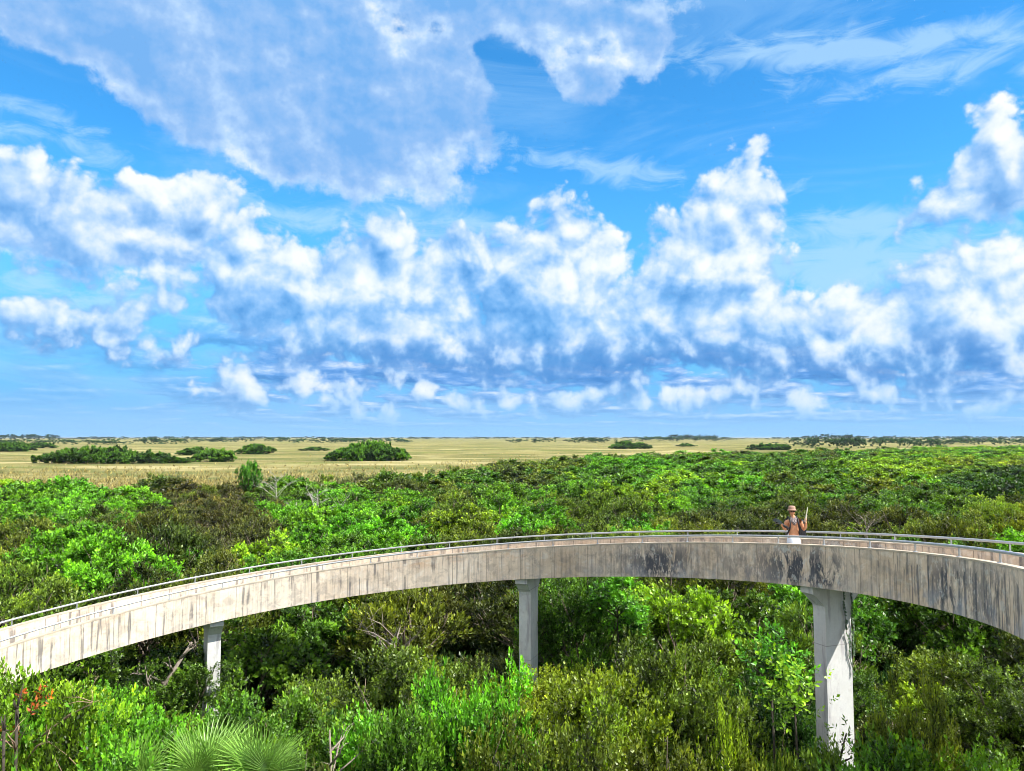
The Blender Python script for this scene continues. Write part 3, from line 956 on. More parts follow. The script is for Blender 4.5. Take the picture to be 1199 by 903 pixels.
def sight_limit(x, y, R, top, keep=False):
    px, py = to_px(x, y, top); rp = R * F / max(y, 1)
    for (a_, b_, row, dd) in OPEN_TO:
        if y < dd and px + rp * 1.15 > a_ and px - rp * 1.15 < b_:
            top = min(top, at_depth(px, row + 8, y).z)
    o3 = Vector((math.cos(PIERS[2][0]), math.sin(PIERS[2][0]))); pc = RC + o3 * (RR + RW / 2)
    v = Vector((x, y)) - pc; sh = Vector((sdir.x, sdir.y)).normalized(); t_ = v.dot(sh); w_ = abs(v.x * sh.y - v.y * sh.x)
    if 0 < t_ < 9 and w_ < R + 0.4: top = min(top, 3.6 + max(0, t_ - R) * 1.1)      # sun reaches the large pier
    if not keep and y < 27:          # the ramp's own underside stays in sight
        for q in (px - rp * .6, px, px + rp * .6):
            row = float(np.interp(q, [0, 120, 240, 360, 480, 600, 720, 840, 960, 1080, 1199], [812, 772, 740, 712, 695, 684, 680, 684, 696, 716, 756]))
            top = min(top, at_depth(px, row, y).z)
    return top


HAND = [  # placed by eye: photo column, row of the crown top, depth, width factor, tint
    (80, 834, 12.6, 0.6, 'lime green'), (888, 815, 15.2, .33, 'mid green'), (868, 850, 14.2, .33, 'yellowish green'), (915, 862, 14.0, .2, 'olive green'), (1064, 800, 15.6, .33, 'olive green'), (905, 800, 22.5, .5, 'dark green'),
    (22, 796, 13.4, 0.7, 'lime green'), (150, 790, 15.6, 0.9, 'bright green'), (90, 838, 12.8, 0.75, 'bright green'), (385, 800, 15.6, 0.9, 'mid green'), (455, 758, 19.0, 0.95, 'olive green'),
    (545, 800, 15.0, 0.72, 'bright green'), (655, 778, 17.4, 0.9, 'yellowish green'), (770, 770, 18.2, 0.85, 'olive green'), (700, 840, 14.6, 0.7, 'yellowish green'), (860, 795, 16.6, 0.9, 'mid green'),
    (1160, 812, 13.4, 0.8, 'lime green'), (1060, 855, 13.0, 0.75, 'mid green'), (930, 860, 13.4, 0.6, 'olive green'), (300, 830, 14.6, 0.75, 'mid green'), (215, 800, 17.5, 0.8, 'olive green'), (480, 850, 13.6, 0.7, 'mid green'), (620, 865, 12.8, 0.6, 'olive green'), (800, 868, 13.0, 0.7, 'olive green'),
    (800, 690, 33, 0.8, 'lime green'),
]
trees = []        # x, y, top, scale, tint, photo px, py
for (px, py, d, s, t) in HAND:
    p_ = at_depth(px, py, d)
    z_ = sight_limit(p_.x, d, s * 2.6, p_.z, px < 60)
    trees.append([p_.x, d, z_, s, t, px, py])
rng = random.Random(5)
cells = {}


def free(x, y, rmin):
    g_ = 4.0; cx, cy = int(x // g_), int(y // g_); R_ = int(rmin // g_) + 1
    for i in range(cx - R_, cx + R_ + 1):
        for j in range(cy - R_, cy + R_ + 1):
            for (a_, b_) in cells.get((i, j), ()):
                if (a_ - x) ** 2 + (b_ - y) ** 2 < rmin * rmin: return False
    return True


def occupy(x, y): cells.setdefault((int(x // 4.0), int(y // 4.0)), []).append((x, y))


for t in trees: occupy(t[0], t[1])


def spacing(d):
    return float(np.interp(d, [0, 20, 45, 90, 160, 300, 620], [3.0, 3.2, 4.0, 4.9, 5.6, 7.5, 10.5]))


bands = [(10.5, 30, 900), (30, 60, 2600), (60, 110, 6500), (110, 200, 11000), (200, 620, 26000)]
for (y0, y1, tries) in bands:
    for _ in range(tries):
        y = math.sqrt(rng.uniform(y0 * y0, y1 * y1)); x = rng.uniform(-1, 1) * (0.70 * y + 3.0)
        ed = wood_edge(x, y)
        if y > ed: continue
        sp = spacing(y)
        if not free(x, y, sp * (1.0 if y > 24 else .86)): continue
        if x > 2.0 and y < 12.5: continue
        top = canopy_h(x, y) + (rng.uniform(-0.9, 0.7) if y > 32 else rng.choice((-2.0, -1.2, -.4, .2, .5)) + rng.uniform(-.3, .3))
        if y > ed - 8: top *= rng.uniform(0.5, 0.85)
        R_ = sp * 0.62
        if y < 32: top = max(2.2, sight_limit(x, y, R_, min(top, ramp_limit(x, y, R_))))
        px, py = to_px(x, y, top)
        tt = tint_at(px, py, rng)
        trees.append([x, y, top, sp * 0.62 / 2.6, tt, px, py]); occupy(x, y)
trees.sort(key=lambda t: t[0] ** 2 + t[1] ** 2)
# shown in the photo at all? (a margin for a step to the side)
shown = [t for t in trees if -260 < t[5] < 1460]
N_IND = 296
single, rest_t = shown[:N_IND], shown[N_IND:]
print('trees', len(trees), 'single', len(single), 'far', len(rest_t), 'to', round(single[-1][1]))


NEAR_ZONES = [(70, 'in the bottom left corner'), (150, 'left of the fan palms'), (235, 'just left of the leftmost pier'), (330, 'just right of the leftmost pier'), (430, 'right of the fan palms'),
              (520, 'halfway between leftmost and middle piers'), (600, 'just left of the middle pier'), (680, 'just right of the middle pier'), (790, 'halfway between middle and large piers'),
              (880, 'some way left of the large pier'), (965, 'just left of the large pier'), (1060, 'just right of the large pier'), (1140, 'well right of the large pier'), (9999, 'at the bottom right edge')]
FAR_ZONES = [(60, 'at the left edge'), (180, 'below the longest tree island'), (290, 'below the small round tree island'), (375, 'by the white dead trees'), (480, 'below the dome-shaped tree island'), (580, 'left of the middle pier'),
             (655, 'straight above the middle pier'), (760, 'right of the middle pier'), (880, 'left of the person'), (975, 'directly beyond the person'), (1085, 'right of the person'), (9999, 'at the right edge')]


def where(px, py, d):
    """where a tree stands, told by what one can find there"""
    if d < 33 and py > 690 or d < 24:
        z = next(t for lim, t in NEAR_ZONES if px < lim)
        return '', z, ('nearest row' if d < 14.5 else ('close by' if d < 18 else ('at middle distance' if d < 24 else 'in the ramp\'s shade')))
    z = next(t for lim, t in FAR_ZONES if px < lim)
    return ' behind the ramp', z, ('at the railing' if d < 46 else ('just past the railing' if d < 56 else ('further back' if d < 66 else ('well back' if d < 78 else 'far back'))))


for i, (x, y, top, s, tt, px, py) in enumerate(single):
    d = math.hypot(x, y)
    rnd_ = tt in ROUND
    lod = 'near' if d < 30 else 'mid'
    if lod == 'near' and i % 5 in (1, 3): rnd_ = not rnd_
    pl = PROTO[lod + ('_round' if rnd_ else '_shoot')]
    me, tr, _ = pl[i % len(pl)]
    H0 = 6.0                                  # prototype top
    sz = top / H0 * 1.0
    pre, z, dd = where(px, py, d)
    root = empty('leafy_tree', (x, y, 0), rng.uniform(0, 6.28), (s, s, sz))
    lab = f'{tt} tree{pre} {z}, {dd}'
    tag(root, lab, 'tree', f'{tt} trees{pre} {z}, {dd}')
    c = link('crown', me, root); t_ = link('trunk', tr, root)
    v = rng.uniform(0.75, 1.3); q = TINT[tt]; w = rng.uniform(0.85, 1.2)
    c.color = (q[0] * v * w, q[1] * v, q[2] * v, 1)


# the rest of the wood: one object, crowns instanced on points
def scatter_object(name, pts, scales, tints, meshes):
    me = bpy.data.meshes.new(name)
    me.vertices.add(len(pts)); me.vertices.foreach_set('co', np.array(pts, np.float32).ravel())
    a = me.attributes.new('scl', 'FLOAT_VECTOR', 'POINT'); a.data.foreach_set('vector', np.array(scales, np.float32).ravel())
    a = me.attributes.new('tint', 'FLOAT_COLOR', 'POINT'); a.data.foreach_set('color', np.array([tuple(t) + (1,) for t in tints], np.float32).ravel())
    a = me.attributes.new('rot', 'FLOAT_VECTOR', 'POINT'); a.data.foreach_set('vector', np.array([(0, 0, rng.uniform(0, 6.28)) for _ in pts], np.float32).ravel())
    a = me.attributes.new('pick', 'INT', 'POINT'); a.data.foreach_set('value', np.array([rng.randrange(len(meshes)) for _ in pts], np.int32))
    o = link(name, me)
    gt = bpy.data.node_groups.new(name + '_nodes', 'GeometryNodeTree')
    gt.interface.new_socket('Geometry', in_out='INPUT', socket_type='NodeSocketGeometry')
    gt.interface.new_socket('Geometry', in_out='OUTPUT', socket_type='NodeSocketGeometry')
    N = gt.nodes; L = gt.links
    gi = N.new('NodeGroupInput'); go = N.new('NodeGroupOutput')
    join = N.new('GeometryNodeJoinGeometry')
    for ob in reversed(meshes):
        oi = N.new('GeometryNodeObjectInfo'); oi.inputs['Object'].default_value = ob
        oi.inputs['As Instance'].default_value = True
        L.new(oi.outputs['Geometry'], join.inputs[0])
    def attr(nm, ty):
        n = N.new('GeometryNodeInputNamedAttribute'); n.data_type = ty; n.inputs[0].default_value = nm; return n.outputs[0]
    ip = N.new('GeometryNodeInstanceOnPoints')
    L.new(gi.outputs[0], ip.inputs['Points']); L.new(join.outputs[0], ip.inputs['Instance'])
    ip.inputs['Pick Instance'].default_value = True
    L.new(attr('pick', 'INT'), ip.inputs['Instance Index'])
    L.new(attr('rot', 'FLOAT_VECTOR'), ip.inputs['Rotation']); L.new(attr('scl', 'FLOAT_VECTOR'), ip.inputs['Scale'])
    L.new(ip.outputs[0], go.inputs[0])
    md = o.modifiers.new('scatter', 'NODES'); md.node_group = gt
    return o


crown_sources = []
for me, tr, _ in PROTO['far']:
    crown_sources.append(bpy.data.objects.new('crown_source', me))
pts, scs, tns = [], [], []
for (x, y, top, s, tt, px, py) in rest_t:
    sz = top / 6.0
    pts.append((x, y, 0)); scs.append((s * 1.08, s * 1.08, sz))
    v = rng.uniform(0.75, 1.3); q = TINT[tt]; w = rng.uniform(0.85, 1.2)
    tns.append((q[0] * v * w, q[1] * v, q[2] * v))
far = scatter_object('far_woodland', pts, scs, tns, crown_sources)
tag(far, 'unbroken green canopy of the far part of the wood reaching the open marsh', 'woodland', kind='stuff')

# ------------------------------------------------------------------ undergrowth between the near trees
V, Q, tone, _ = make_crown(140, top=1, R=1.6, H=2.4, zc=1.0, k=7, lob=(0.5, 0.8), shoots=420, per=8, leaf=(0.20, 0.10), upright=0.7)
shrub_me = mesh_np('undergrowth_shrub', V, Q, M_LEAF_FAR, tone)
src = bpy.data.objects.new('shrub_source', shrub_me)
pts, scs, tns = [], [], []
for _ in range(1000):
    y = rng.uniform(9, 62); x = rng.uniform(-1, 1) * (0.72 * y + 4)
    s = rng.uniform(0.6, 1.15)
    pts.append((x, y, 0)); scs.append((s, s, s * rng.uniform(.8, 1.3)))
    tns.append((0.025 * rng.uniform(.7, 1.4), 0.055 * rng.uniform(.7, 1.3), 0.014))
ug = scatter_object('undergrowth', pts, scs, tns, [src])
tag(ug, 'dark leafy undergrowth filling the gaps beneath the near trees', 'undergrowth', kind='stuff')

# ------------------------------------------------------------------ tree islands out in the marsh
lowV, lowQ, lowT = [], [], []
for i in range(4):
    V, Q, tone, _ = make_crown(160 + i, R=2.6, H=5.0, zc=3.0, k=9, lob=(0.7, 1.2), shoots=150, per=5, leaf=(0.85, 0.5), upright=0.4, spread=1.0, shoot_len=0.5, interior=0.1)
    lowV.append(V); lowQ.append(Q); lowT.append(tone)


def clump_mesh(name, items, mat, thin=1):
    Vs, Qs, Ts = [], [], []; off = 0
    for (x, y, z0, sx, sz, a, tadd) in items:
        i = rng.randrange(4)
        Q = lowQ[i]; V = lowV[i]; T_ = lowT[i]
        if thin > 1:
            m = len(Q) // thin; V = V[:m * 4]; Q = Q[:m]; T_ = T_[:m]
        c, s = math.cos(a), math.sin(a)
        W = np.stack([(V[:, 0] * c - V[:, 1] * s) * sx + x, (V[:, 0] * s + V[:, 1] * c) * sx + y, V[:, 2] * sz + z0], 1)
        Vs.append(W); Qs.append(Q + off); Ts.append(np.clip(T_ + tadd, 0, 1)); off += len(W)
    return mesh_np(name, np.concatenate(Vs), np.concatenate(Qs), mat, np.concatenate(Ts))


def island(name, px0, px1, ybase, ytop, label, dome=0.6, depth_m=None, tint=(0.05, 0.125, 0.02), cat='tree island', ramp_left=0.0):
    d = CAMZ / ((ybase - 511.5) / F)
    xc0 = (px0 - 599.5) / F * d; xc1 = (px1 - 599.5) / F * d
    Wd = xc1 - xc0; H = CAMZ - (ytop - 511.5) / F * d
    dm = depth_m or max(10, Wd * 0.45)
    cy = d + dm * 0.5; cx = (xc0 + xc1) / 2
    items = []
    cr = float(np.interp(d, [380, 900], [2.4, 4.2])); n = int(min(260, Wd * dm / (cr * cr * .8)))
    for _ in range(max(n, 5)):
        while True:
            u, v = rng.uniform(-1, 1), rng.uniform(-1, 1)
            if u * u + v * v < 1: break
        e = 1 - (abs(u) ** 2.2)
        prof = (1 - dome) + dome * e
        if ramp_left: prof *= 1 - ramp_left * max(0, (u + 0.2)) 
        h = H * prof * rng.uniform(0.5, 1.08) * (0.8 + 0.2 * (v + 1) / 2)
        if v < -0.6: h *= 0.75
        items.append((u * Wd / 2, v * dm / 2, 0.0, cr / 2.6 * rng.uniform(.55, 1.1), h / 6.0, rng.uniform(0, 6.28), rng.uniform(-.45, .5)))
    root = empty(name, (cx, cy, 0)); tag(root, label, cat, 'tree islands in the marsh')
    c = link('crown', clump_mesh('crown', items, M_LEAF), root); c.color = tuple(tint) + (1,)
    mb = MB()
    for (x, y, z0, sx, sz, a, t_) in items[::3]:
        mb.tube([(x, y, -.2), (x + rng.uniform(-.4, .4), y + rng.uniform(-.4, .4), sz * 3.6)], [.16, .08], 5)
    link('trunk', mb.mesh('trunk', M_BARK), root)
    return root


island('tree_island', 28, 216, 542.5, 520.5, 'longest tree island, a low dark green bank in the marsh at the left', dome=0.55, depth_m=20, ramp_left=0.42)
island('tree_island', 222, 268, 540.5, 523, 'small round tree island just right of the long one at the left', dome=0.5, depth_m=14, tint=(0.065, 0.155, 0.022))
island('tree_island', 206, 246, 532.5, 522.5, 'low dark thicket behind the small round tree island', dome=0.5, depth_m=14)
island('tree_island', 273, 317, 531.5, 519.5, 'dark squarish tree island left of the dome-shaped one', dome=0.35, depth_m=16)
island('tree_island', 375, 479, 539.5, 515.8, 'dome-shaped tree island standing alone in the middle of the marsh', dome=0.8, depth_m=26, tint=(0.06, 0.155, 0.02))
island('tree_island', 352, 384, 527.5, 522.5, 'tiny dark thicket touching the dome-shaped tree island at its left', dome=0.5, depth_m=12)
island('tree_island', -40, 27, 528.5, 516.5, 'dark tree island cut by the left edge of the photo', dome=0.4, depth_m=30)
island('tree_island', 24, 60, 524.5, 517.5, 'low thicket behind the left end of the longest tree island', dome=0.4, depth_m=20)
island('tree_island', 715, 762, 525.2, 515.8, 'small dark tree island alone right of the middle of the marsh', dome=0.5, depth_m=25)
island('tree_island', 795, 814, 522.5, 518.0, 'tiniest dark thicket out in the marsh, right of the middle', dome=0.5, depth_m=16)
island('tree_island', 880, 930, 526.5, 518.2, 'flat dark tree island just beyond the wood, above and left of the person', dome=0.3, depth_m=25)

# ------------------------------------------------------------------ far tree lines, kilometres off
def treeline(rows, name, label, tint):
    items = []
    for (px0, px1, yb, yt, dens, lum) in rows:
        d = CAMZ / ((yb - 511.5) / F)
        x0 = (px0 - 599.5) / F * d; x1 = (px1 - 599.5) / F * d
        H = max(3.0, CAMZ - (yt - 511.5) / F * d)
        r = d * 0.0042
        n = int((x1 - x0) / r * dens)
        for _ in range(n):
            x = rng.uniform(x0, x1); y = d + abs(rng.gauss(0, d * 0.03))
            lf = (x - x0) / (x1 - x0)
            if rng.random() > 0.35 + 0.65 * abs(math.sin(lf * lum)): continue
            h = H * 1.3 * rng.uniform(.55, 1.0) * min(1, 0.5 + 4 * min(lf, 1 - lf))
            items.append((x, y, 0, r / 2.6 * rng.uniform(.7, 1.3), h / 6.0, rng.uniform(0, 6.28), rng.uniform(-.15, .15)))
    o = link(name, clump_mesh(name, items, M_LEAF, 4)); o.color = tuple(tint) + (1,)
    tag(o, label, 'tree line', kind='stuff')
    return o


treeline([(-60, 130, 520.5, 514.5, 2.4, 5), (150, 214, 519.5, 513, 2.5, 3), (215, 480, 517.0, 512.8, 2.2, 11), (330, 480, 518.5, 513.5, 1.6, 4), (590, 740, 518.0, 513, 2.0, 7), (740, 870, 516.5, 511.5, 2.4, 6),
          (944, 1105, 524.0, 514.0, 2.6, 5), (930, 1010, 520.5, 513, 2.0, 4), (1000, 1260, 518.5, 513, 2.2, 9), (1080, 1260, 521.0, 515, 2.2, 6)],
         'far_tree_line', 'broken line of dark trees across the far marsh below the horizon', (0.022, 0.062, 0.022))
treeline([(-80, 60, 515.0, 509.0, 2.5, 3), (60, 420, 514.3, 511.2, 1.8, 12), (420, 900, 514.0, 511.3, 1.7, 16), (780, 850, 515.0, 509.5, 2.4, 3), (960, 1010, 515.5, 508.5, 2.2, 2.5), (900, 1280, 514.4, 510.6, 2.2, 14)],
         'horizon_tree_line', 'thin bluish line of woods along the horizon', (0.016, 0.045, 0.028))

# ------------------------------------------------------------------ sawgrass and pale brush at the edge of the wood
M_SNAG2 = plain('old_wood', (0.24, 0.205, 0.17), 0.9, var=0.3, scale=9)
M_GRASS = leaf_material('sawgrass', 'OBJECT', (1.2, 1.1, 0.9))
bl, dr, sd_, Ls, Ws, tn = [], [], [], [], [], []
nr = np.random.default_rng(11)
N_T = 15000
px = nr.uniform(-60, 1260, N_T); e_d = np.interp(px, EDGE_X, EDGE_D)
d = e_d + nr.exponential(48, N_T) - 4
x = (px - 599.5) / F * d
base = np.repeat(np.stack([x, d, np.zeros(N_T)], 1), 6, 0) + nr.normal(size=(N_T * 6, 3)) * np.array([.35, .35, 0])
dirs = unit(np.stack([nr.normal(size=N_T * 6) * .45, nr.normal(size=N_T * 6) * .45, np.ones(N_T * 6)], 1))
V, Q = leaf_quads(base, dirs, unit(np.cross(dirs, np.array([0, 1.0, 0.1]))), nr.uniform(.7, 1.7, N_T * 6), nr.uniform(.08, .2, N_T * 6))
gr = link('sawgrass', mesh_np('sawgrass', V, Q, M_GRASS, np.clip(nr.normal(.45, .2, N_T * 6), 0, 1)))
gr.color = (0.34, 0.29, 0.12, 1)
tag(gr, 'tall tan sawgrass along the near edge of the open marsh', 'grass', kind='stuff')

# pale scrubby trees along the edge, left of the middle
V, Q, tone, Lb = make_crown(200, R=1.9, H=3.0, zc=1.9, k=11, lob=(0.4, 0.7), shoots=420, per=7, leaf=(0.26, 0.09), upright=0.9, spread=0.6)
scrub = mesh_np('crown', V, Q, M_LEAF, tone); scrub_tr = branch_mesh(200, Lb, 3.2, 0.07, M_SNAG)
for i, (px_, py_, d_, t_) in enumerate([(418, 553, 150, 'greyish green'), (436, 556, 138, 'greyish green'), (455, 552, 156, 'greyish green'), (400, 559, 134, 'greyish green'), (470, 558, 140, 'olive green'), (446, 560, 132, 'olive green'), (345, 560, 132, 'greyish green'), (312, 561, 130, 'greyish green'), (505, 549, 168, 'greyish green'), (490, 553, 158, 'olive green'), (380, 556, 140, 'olive green'), (530, 546, 180, 'olive green'), (205, 556, 132, 'greyish green'), (180, 555, 134, 'olive green')]):
    p_ = at_depth(px_, py_, d_)
    r_ = empty('scrub_tree', (p_.x, p_.y, 0), rng.uniform(0, 6), (1.15, 1.15, max(0.25, p_.z / 6.0)))
    tag(r_, f'low {t_} scrub tree where the wood thins into marsh, left of the middle', 'tree', f'{t_} scrub trees at the marsh edge')
    c = link('crown', scrub, r_); link('trunk', scrub_tr, r_)
    q = TINT[t_]; v = rng.uniform(.8, 1.15); c.color = (q[0] * v, q[1] * v, q[2] * v, 1)

# the one tree that stands above the edge of the wood
p_ = at_depth(291, 541, 118)
r_ = empty('leafy_tree', (p_.x, p_.y, 0), 0.6, (0.62, 0.62, p_.z / 6.0))
tag(r_, 'slim bright green tree rising alone above the edge of the wood, before the marsh', 'tree')
pl = PROTO['mid_round'][1]; c = link('crown', pl[0], r_); link('trunk', pl[1], r_); c.color = (0.06, 0.19, 0.016, 1)

# ------------------------------------------------------------------ dead, bare trees and limbs
def snag(px_, py_, d_, h, label, seed, spread=1.0, base_z=None, n=7, r0=0.10, mat=None, lean=0.0):
    rg = random.Random(seed)
    p_ = at_depth(px_, py_, d_)
    z0 = p_.z - h if base_z is None else base_z
    root = empty('dead_tree', (p_.x, p_.y, 0)); tag(root, label, 'dead tree', 'bare dead trees')
    mb = MB(); tb = MB()
    top = Vector((lean * .5, 0, p_.z))
    a_ = Vector((-lean, 0, max(0, z0)))
    tb.tube([Vector((-lean, 0, -0.2)), a_.lerp(top, .35) + Vector((.1, .05, 0)), top], [r0, r0 * .7, r0 * .25], 7)
    for i in range(n):
        t = 0.35 + 0.6 * i / n; s = a_.lerp(top, t); q = rg.uniform(0, 6.28)
        L_ = h * rg.uniform(.28, .5) * (1.2 - t) * 1.6 * spread
        e = s + Vector((math.cos(q) * L_, math.sin(q) * L_, L_ * rg.uniform(.35, .9)))
        m = s.lerp(e, .5) + Vector((rg.uniform(-.1, .1), rg.uniform(-.1, .1), L_ * .12))
        mb.tube([s, m, e], [r0 * .42, r0 * .28, r0 * .08], 5)
        for _ in range(4):
            u = rg.uniform(.3, .95); s2 = m.lerp(e, u) if u > .5 else s.lerp(m, u * 2)
            e2 = s2 + Vector((rg.uniform(-1, 1), rg.uniform(-1, 1), rg.uniform(0, 1.1))) * L_ * .42
            mb.tube([s2, s2.lerp(e2, .5) + Vector((0, 0, .04)), e2], [r0 * .16, r0 * .11, r0 * .04], 4)
    tb.build('trunk', mat or M_SNAG, root, True); mb.build('branches', mat or M_SNAG, root, True)
    return root


snag(323, 556, 92, 4.5, 'bare whitish dead tree at the marsh edge, left of the middle', 1, 1.0, r0=.07, n=11)
snag(372, 573, 76, 4.6, 'larger bare whitish dead tree in the bright green canopy left of the middle', 2, 1.1, r0=.08, n=12)
snag(347, 588, 70, 3.5, 'leaning bare dead tree left of the larger whitish one', 3, 1.0, r0=.06)
snag(1013, 606, 46, 2.0, 'bare grey dead tree behind the ramp, right of the person', 5, 1.5, r0=.05, n=10, mat=M_SNAG2)
snag(203, 752, 25.5, 2.6, 'thick bare dead limb beneath the ramp, left of the leftmost pier', 6, .8, r0=.13, lean=1.2, n=4, mat=M_SNAG2)
snag(455, 735, 27.5, 3.5, 'tangled grey dead tree in the shade under the ramp, between two piers', 8, 1.4, r0=.08, n=9, lean=.8, mat=M_SNAG2)
snag(22, 850, 12.6, 3.0, 'brown tangle of dead twigs at the bottom left corner', 9, 1.5, r0=.05, n=12, mat=plain('dead_twigs', (.28, .19, .13), .9))
snag(386, 855, 13.4, 3.0, 'pale dead sapling at the bottom, right of the fan palm', 10, .9, r0=.05, n=8, mat=M_SNAG2)

# ------------------------------------------------------------------ fan palms at the bottom
def palm_leaf_mesh(seed, L_=1.15, n=28):
    rg = random.Random(seed); mb = MB()
    mb.tube([(0, 0, 0), (0, .35, .25), (0, .8, .42)], [.022, .018, .014], 6)
    hub = Vector((0, .8, .42)); ax = Vector((0, 1, .25)).normalized()
    for i in range(n):
        u = (i / (n - 1)) * 2 - 1
        q = u * math.radians(112)
        d_ = Vector((math.sin(q), math.cos(q) * .97, .30 * math.cos(q) + .10))
        d_.normalize()
        ll = L_ * (1 - .25 * abs(u)) * rg.uniform(.9, 1.08)
        w = .023
        side = d_.cross(Vector((0, -.25, 1))).normalized()
        up = side.cross(d_)
        prev = None; P_ = hub.copy(); dd = d_.copy(); seg = 5; ring = []
        for k in range(seg + 1):
            t = k / seg
            ww = w * (0.45 + 1.1 * t if t < .45 else 1.0 * (1.02 - t) / .55)
            ww = max(ww, .001)
            ring.append((P_ - side * ww + up * ww * .5, P_.copy(), P_ + side * ww + up * ww * .5))
            dd = (dd + Vector((0, 0, -.07 * (1 + 2.0 * t * t)))).normalized() if t > .35 else dd
            P_ = P_ + dd * (ll / seg)
        vs = [v for r in ring for v in r]; fs = []
        for k in range(seg):
            a = k * 3; c = a + 3
            fs += [(a, a + 1, c + 1, c), (a + 1, a + 2, c + 2, c + 1)]
        mb.add(vs, fs)
    return mb


m_, b, p, out = new_mat('palm_leaf')
oc = b.node('ShaderNodeObjectInfo')
tc = b.node('ShaderNodeTexCoord')
nz = b.noise(tc.outputs['Object'], 7, 4, 0.6)
cc = b.vm('SCALE', oc.outputs['Color'], scale=b.lin(nz, .3, .7, .75, 1.3))
b._in(p.inputs['Base Color'], cc); p.inputs['Roughness'].default_value = .35
tr_ = b.node('ShaderNodeBsdfTranslucent'); b._in(tr_.inputs[0], cc)
mx = b.node('ShaderNodeMixShader'); mx.inputs[0].default_value = .3
m_.node_tree.links.new(p.outputs[0], mx.inputs[1]); m_.node_tree.links.new(tr_.outputs[0], mx.inputs[2]); m_.node_tree.links.new(mx.outputs[0], out.inputs[0])
M_PALM = m_
palm_mes = [palm_leaf_mesh(i).mesh('frond', M_PALM) for i in range(3)]


def palm(px_, py_, d_, nf, label, sc=1.0, seed=0, up0=(25, 85)):
    rg = random.Random(seed)
    p_ = at_depth(px_, py_, d_)
    root = empty('fan_palm', (p_.x, p_.y, 0), 0); tag(root, label, 'palm', 'fan palms at the bottom of the photo')
    h = p_.z - 1.75 * sc
    t = MB(); t.tube([(0, 0, -.2), (.08, 0, h * .5), (0, 0, h)], [.17, .15, .13], 10); t.build('trunk', M_BARK, root, True)
    for i in range(nf):
        f = link('frond', palm_mes[i % 3], root)
        f.location = (0, 0, h)
        el = math.radians(rg.uniform(*up0))
        f.rotation_euler = (el, rg.uniform(-.35, .35), 2.39996 * i + rg.uniform(-.3, .3))
        f.scale = (sc, sc, sc)
        v = rg.uniform(.8, 1.25); f.color = (.20 * v, .38 * v, .06 * v, 1)


palm(243, 850, 13.0, 9, 'largest fan palm, its pale green fans spread in front of the leftmost pier', .66, 1)
palm(306, 856, 12.8, 8, 'fan palm with sunlit fans, to the right of the largest one', .66, 2, (15, 70))
palm(163, 868, 12.8, 8, 'fan palm with narrow upright fans, to the left of the largest one', .55, 3, (50, 90))

# ------------------------------------------------------------------ small plants with a look of their own
M_DARKBARK = plain('dark_bark', (0.05, 0.042, 0.032), 0.9, var=0.4, scale=9)


def big_leaf_plant(name, px_, py_, d_, label, tint, seed, R=0.9, n=150, leaf=(.26, .13)):
    p_ = at_depth(px_, py_, d_)
    V, Q, tone, Lb = make_crown(seed, top=1, R=R, H=R * 1.7, zc=0.0, k=7, lob=(.3 * R, .5 * R), shoots=n, per=8, leaf=leaf, upright=.25, spread=1.0, shoot_len=.2, interior=.1)
    root = empty(name, (p_.x, p_.y, 0)); tag(root, label, 'plant')
    V = V + np.array([0, 0, p_.z - R * .8])
    c = link('crown', mesh_np('crown', V, Q, M_LEAF, np.clip(tone + .1, 0, 1)), root); c.color = tuple(tint) + (1,)
    mb = MB(); mb.tube([(0, 0, -.1), (.1, 0, p_.z * .5), (0, 0, p_.z - R * .7)], [.035, .03, .02], 6)
    for l in Lb[1:]: mb.tube([(0, 0, p_.z - R * 1.1), (l[0], l[1], l[2] + p_.z - R * .8)], [.025, .008], 4)
    mb.build('trunk', M_DARKBARK, root, True)


big_leaf_plant('sapling', 902, 772, 15.8, 'fresh light green sapling with broad leaves just left of the large pale pier', (.09, .30, .02), 301, .42, 150, (.11, .06))
big_leaf_plant('sapling', 930, 806, 15.0, 'small yellow-green sapling low against the left side of the large pale pier', (.15, .30, .02), 302, .34, 110, (.10, .055))
big_leaf_plant('shrub', 20, 822, 12.2, 'shrub with reddish-orange leaves at the bottom left corner', (.52, .12, .03), 303, .10, 7, (.09, .045))
big_leaf_plant('shrub', 5, 848, 12.0, 'small tuft of orange leaves at the left edge, near the bottom', (.5, .16, .04), 304, .08, 5, (.09, .045))
big_leaf_plant('sapling', 722, 690, 28.0, 'light green sapling top under the ramp, right of the middle pier', (.08, .24, .02), 305, .9, 260, (.16, .09))

# vine hanging on the large pale pier
vth = PIERS[2][0]
o_ = Vector((math.cos(vth), math.sin(vth))); t_ = Vector((-o_.y, o_.x)); c_ = RC + o_ * (RR + RW / 2 + .03)
root = empty('hanging_vine', (c_.x, c_.y, 0), vth); tag(root, 'thin dark green vine hanging down the face of the large pale pier', 'vine')
ztop = ramp_z(vth) - RAMP_H
bl, dr, sd_ = [], [], []
for si, (x0, x1, L_) in enumerate([(.12, .40, 2.3), (.40, .44, 1.8)]):
    mb = MB(); P_ = []
    for k in range(14):
        t = k / 13; P_.append(Vector((x0 + (x1 - x0) * t ** 1.4 + .03 * math.sin(k * 1.7 + si), -.245 - .012 * math.sin(k), ztop - t * L_)))
    mb.tube(P_, .008, 5); mb.build('stem', M_BARK, root)
    for k in range(130):
        t = nr.uniform(0, 1) ; i = min(int(t * 13), 12); q = P_[i].lerp(P_[i + 1], t * 13 - i)
        bl.append((q.x, q.y - .01, q.z)); a = nr.uniform(-1.4, 1.4)
        dr.append((math.sin(a), -.5, -abs(math.cos(a)) * .8)); 
bl = np.array(bl); dr = unit(np.array(dr)); n_ = len(bl)
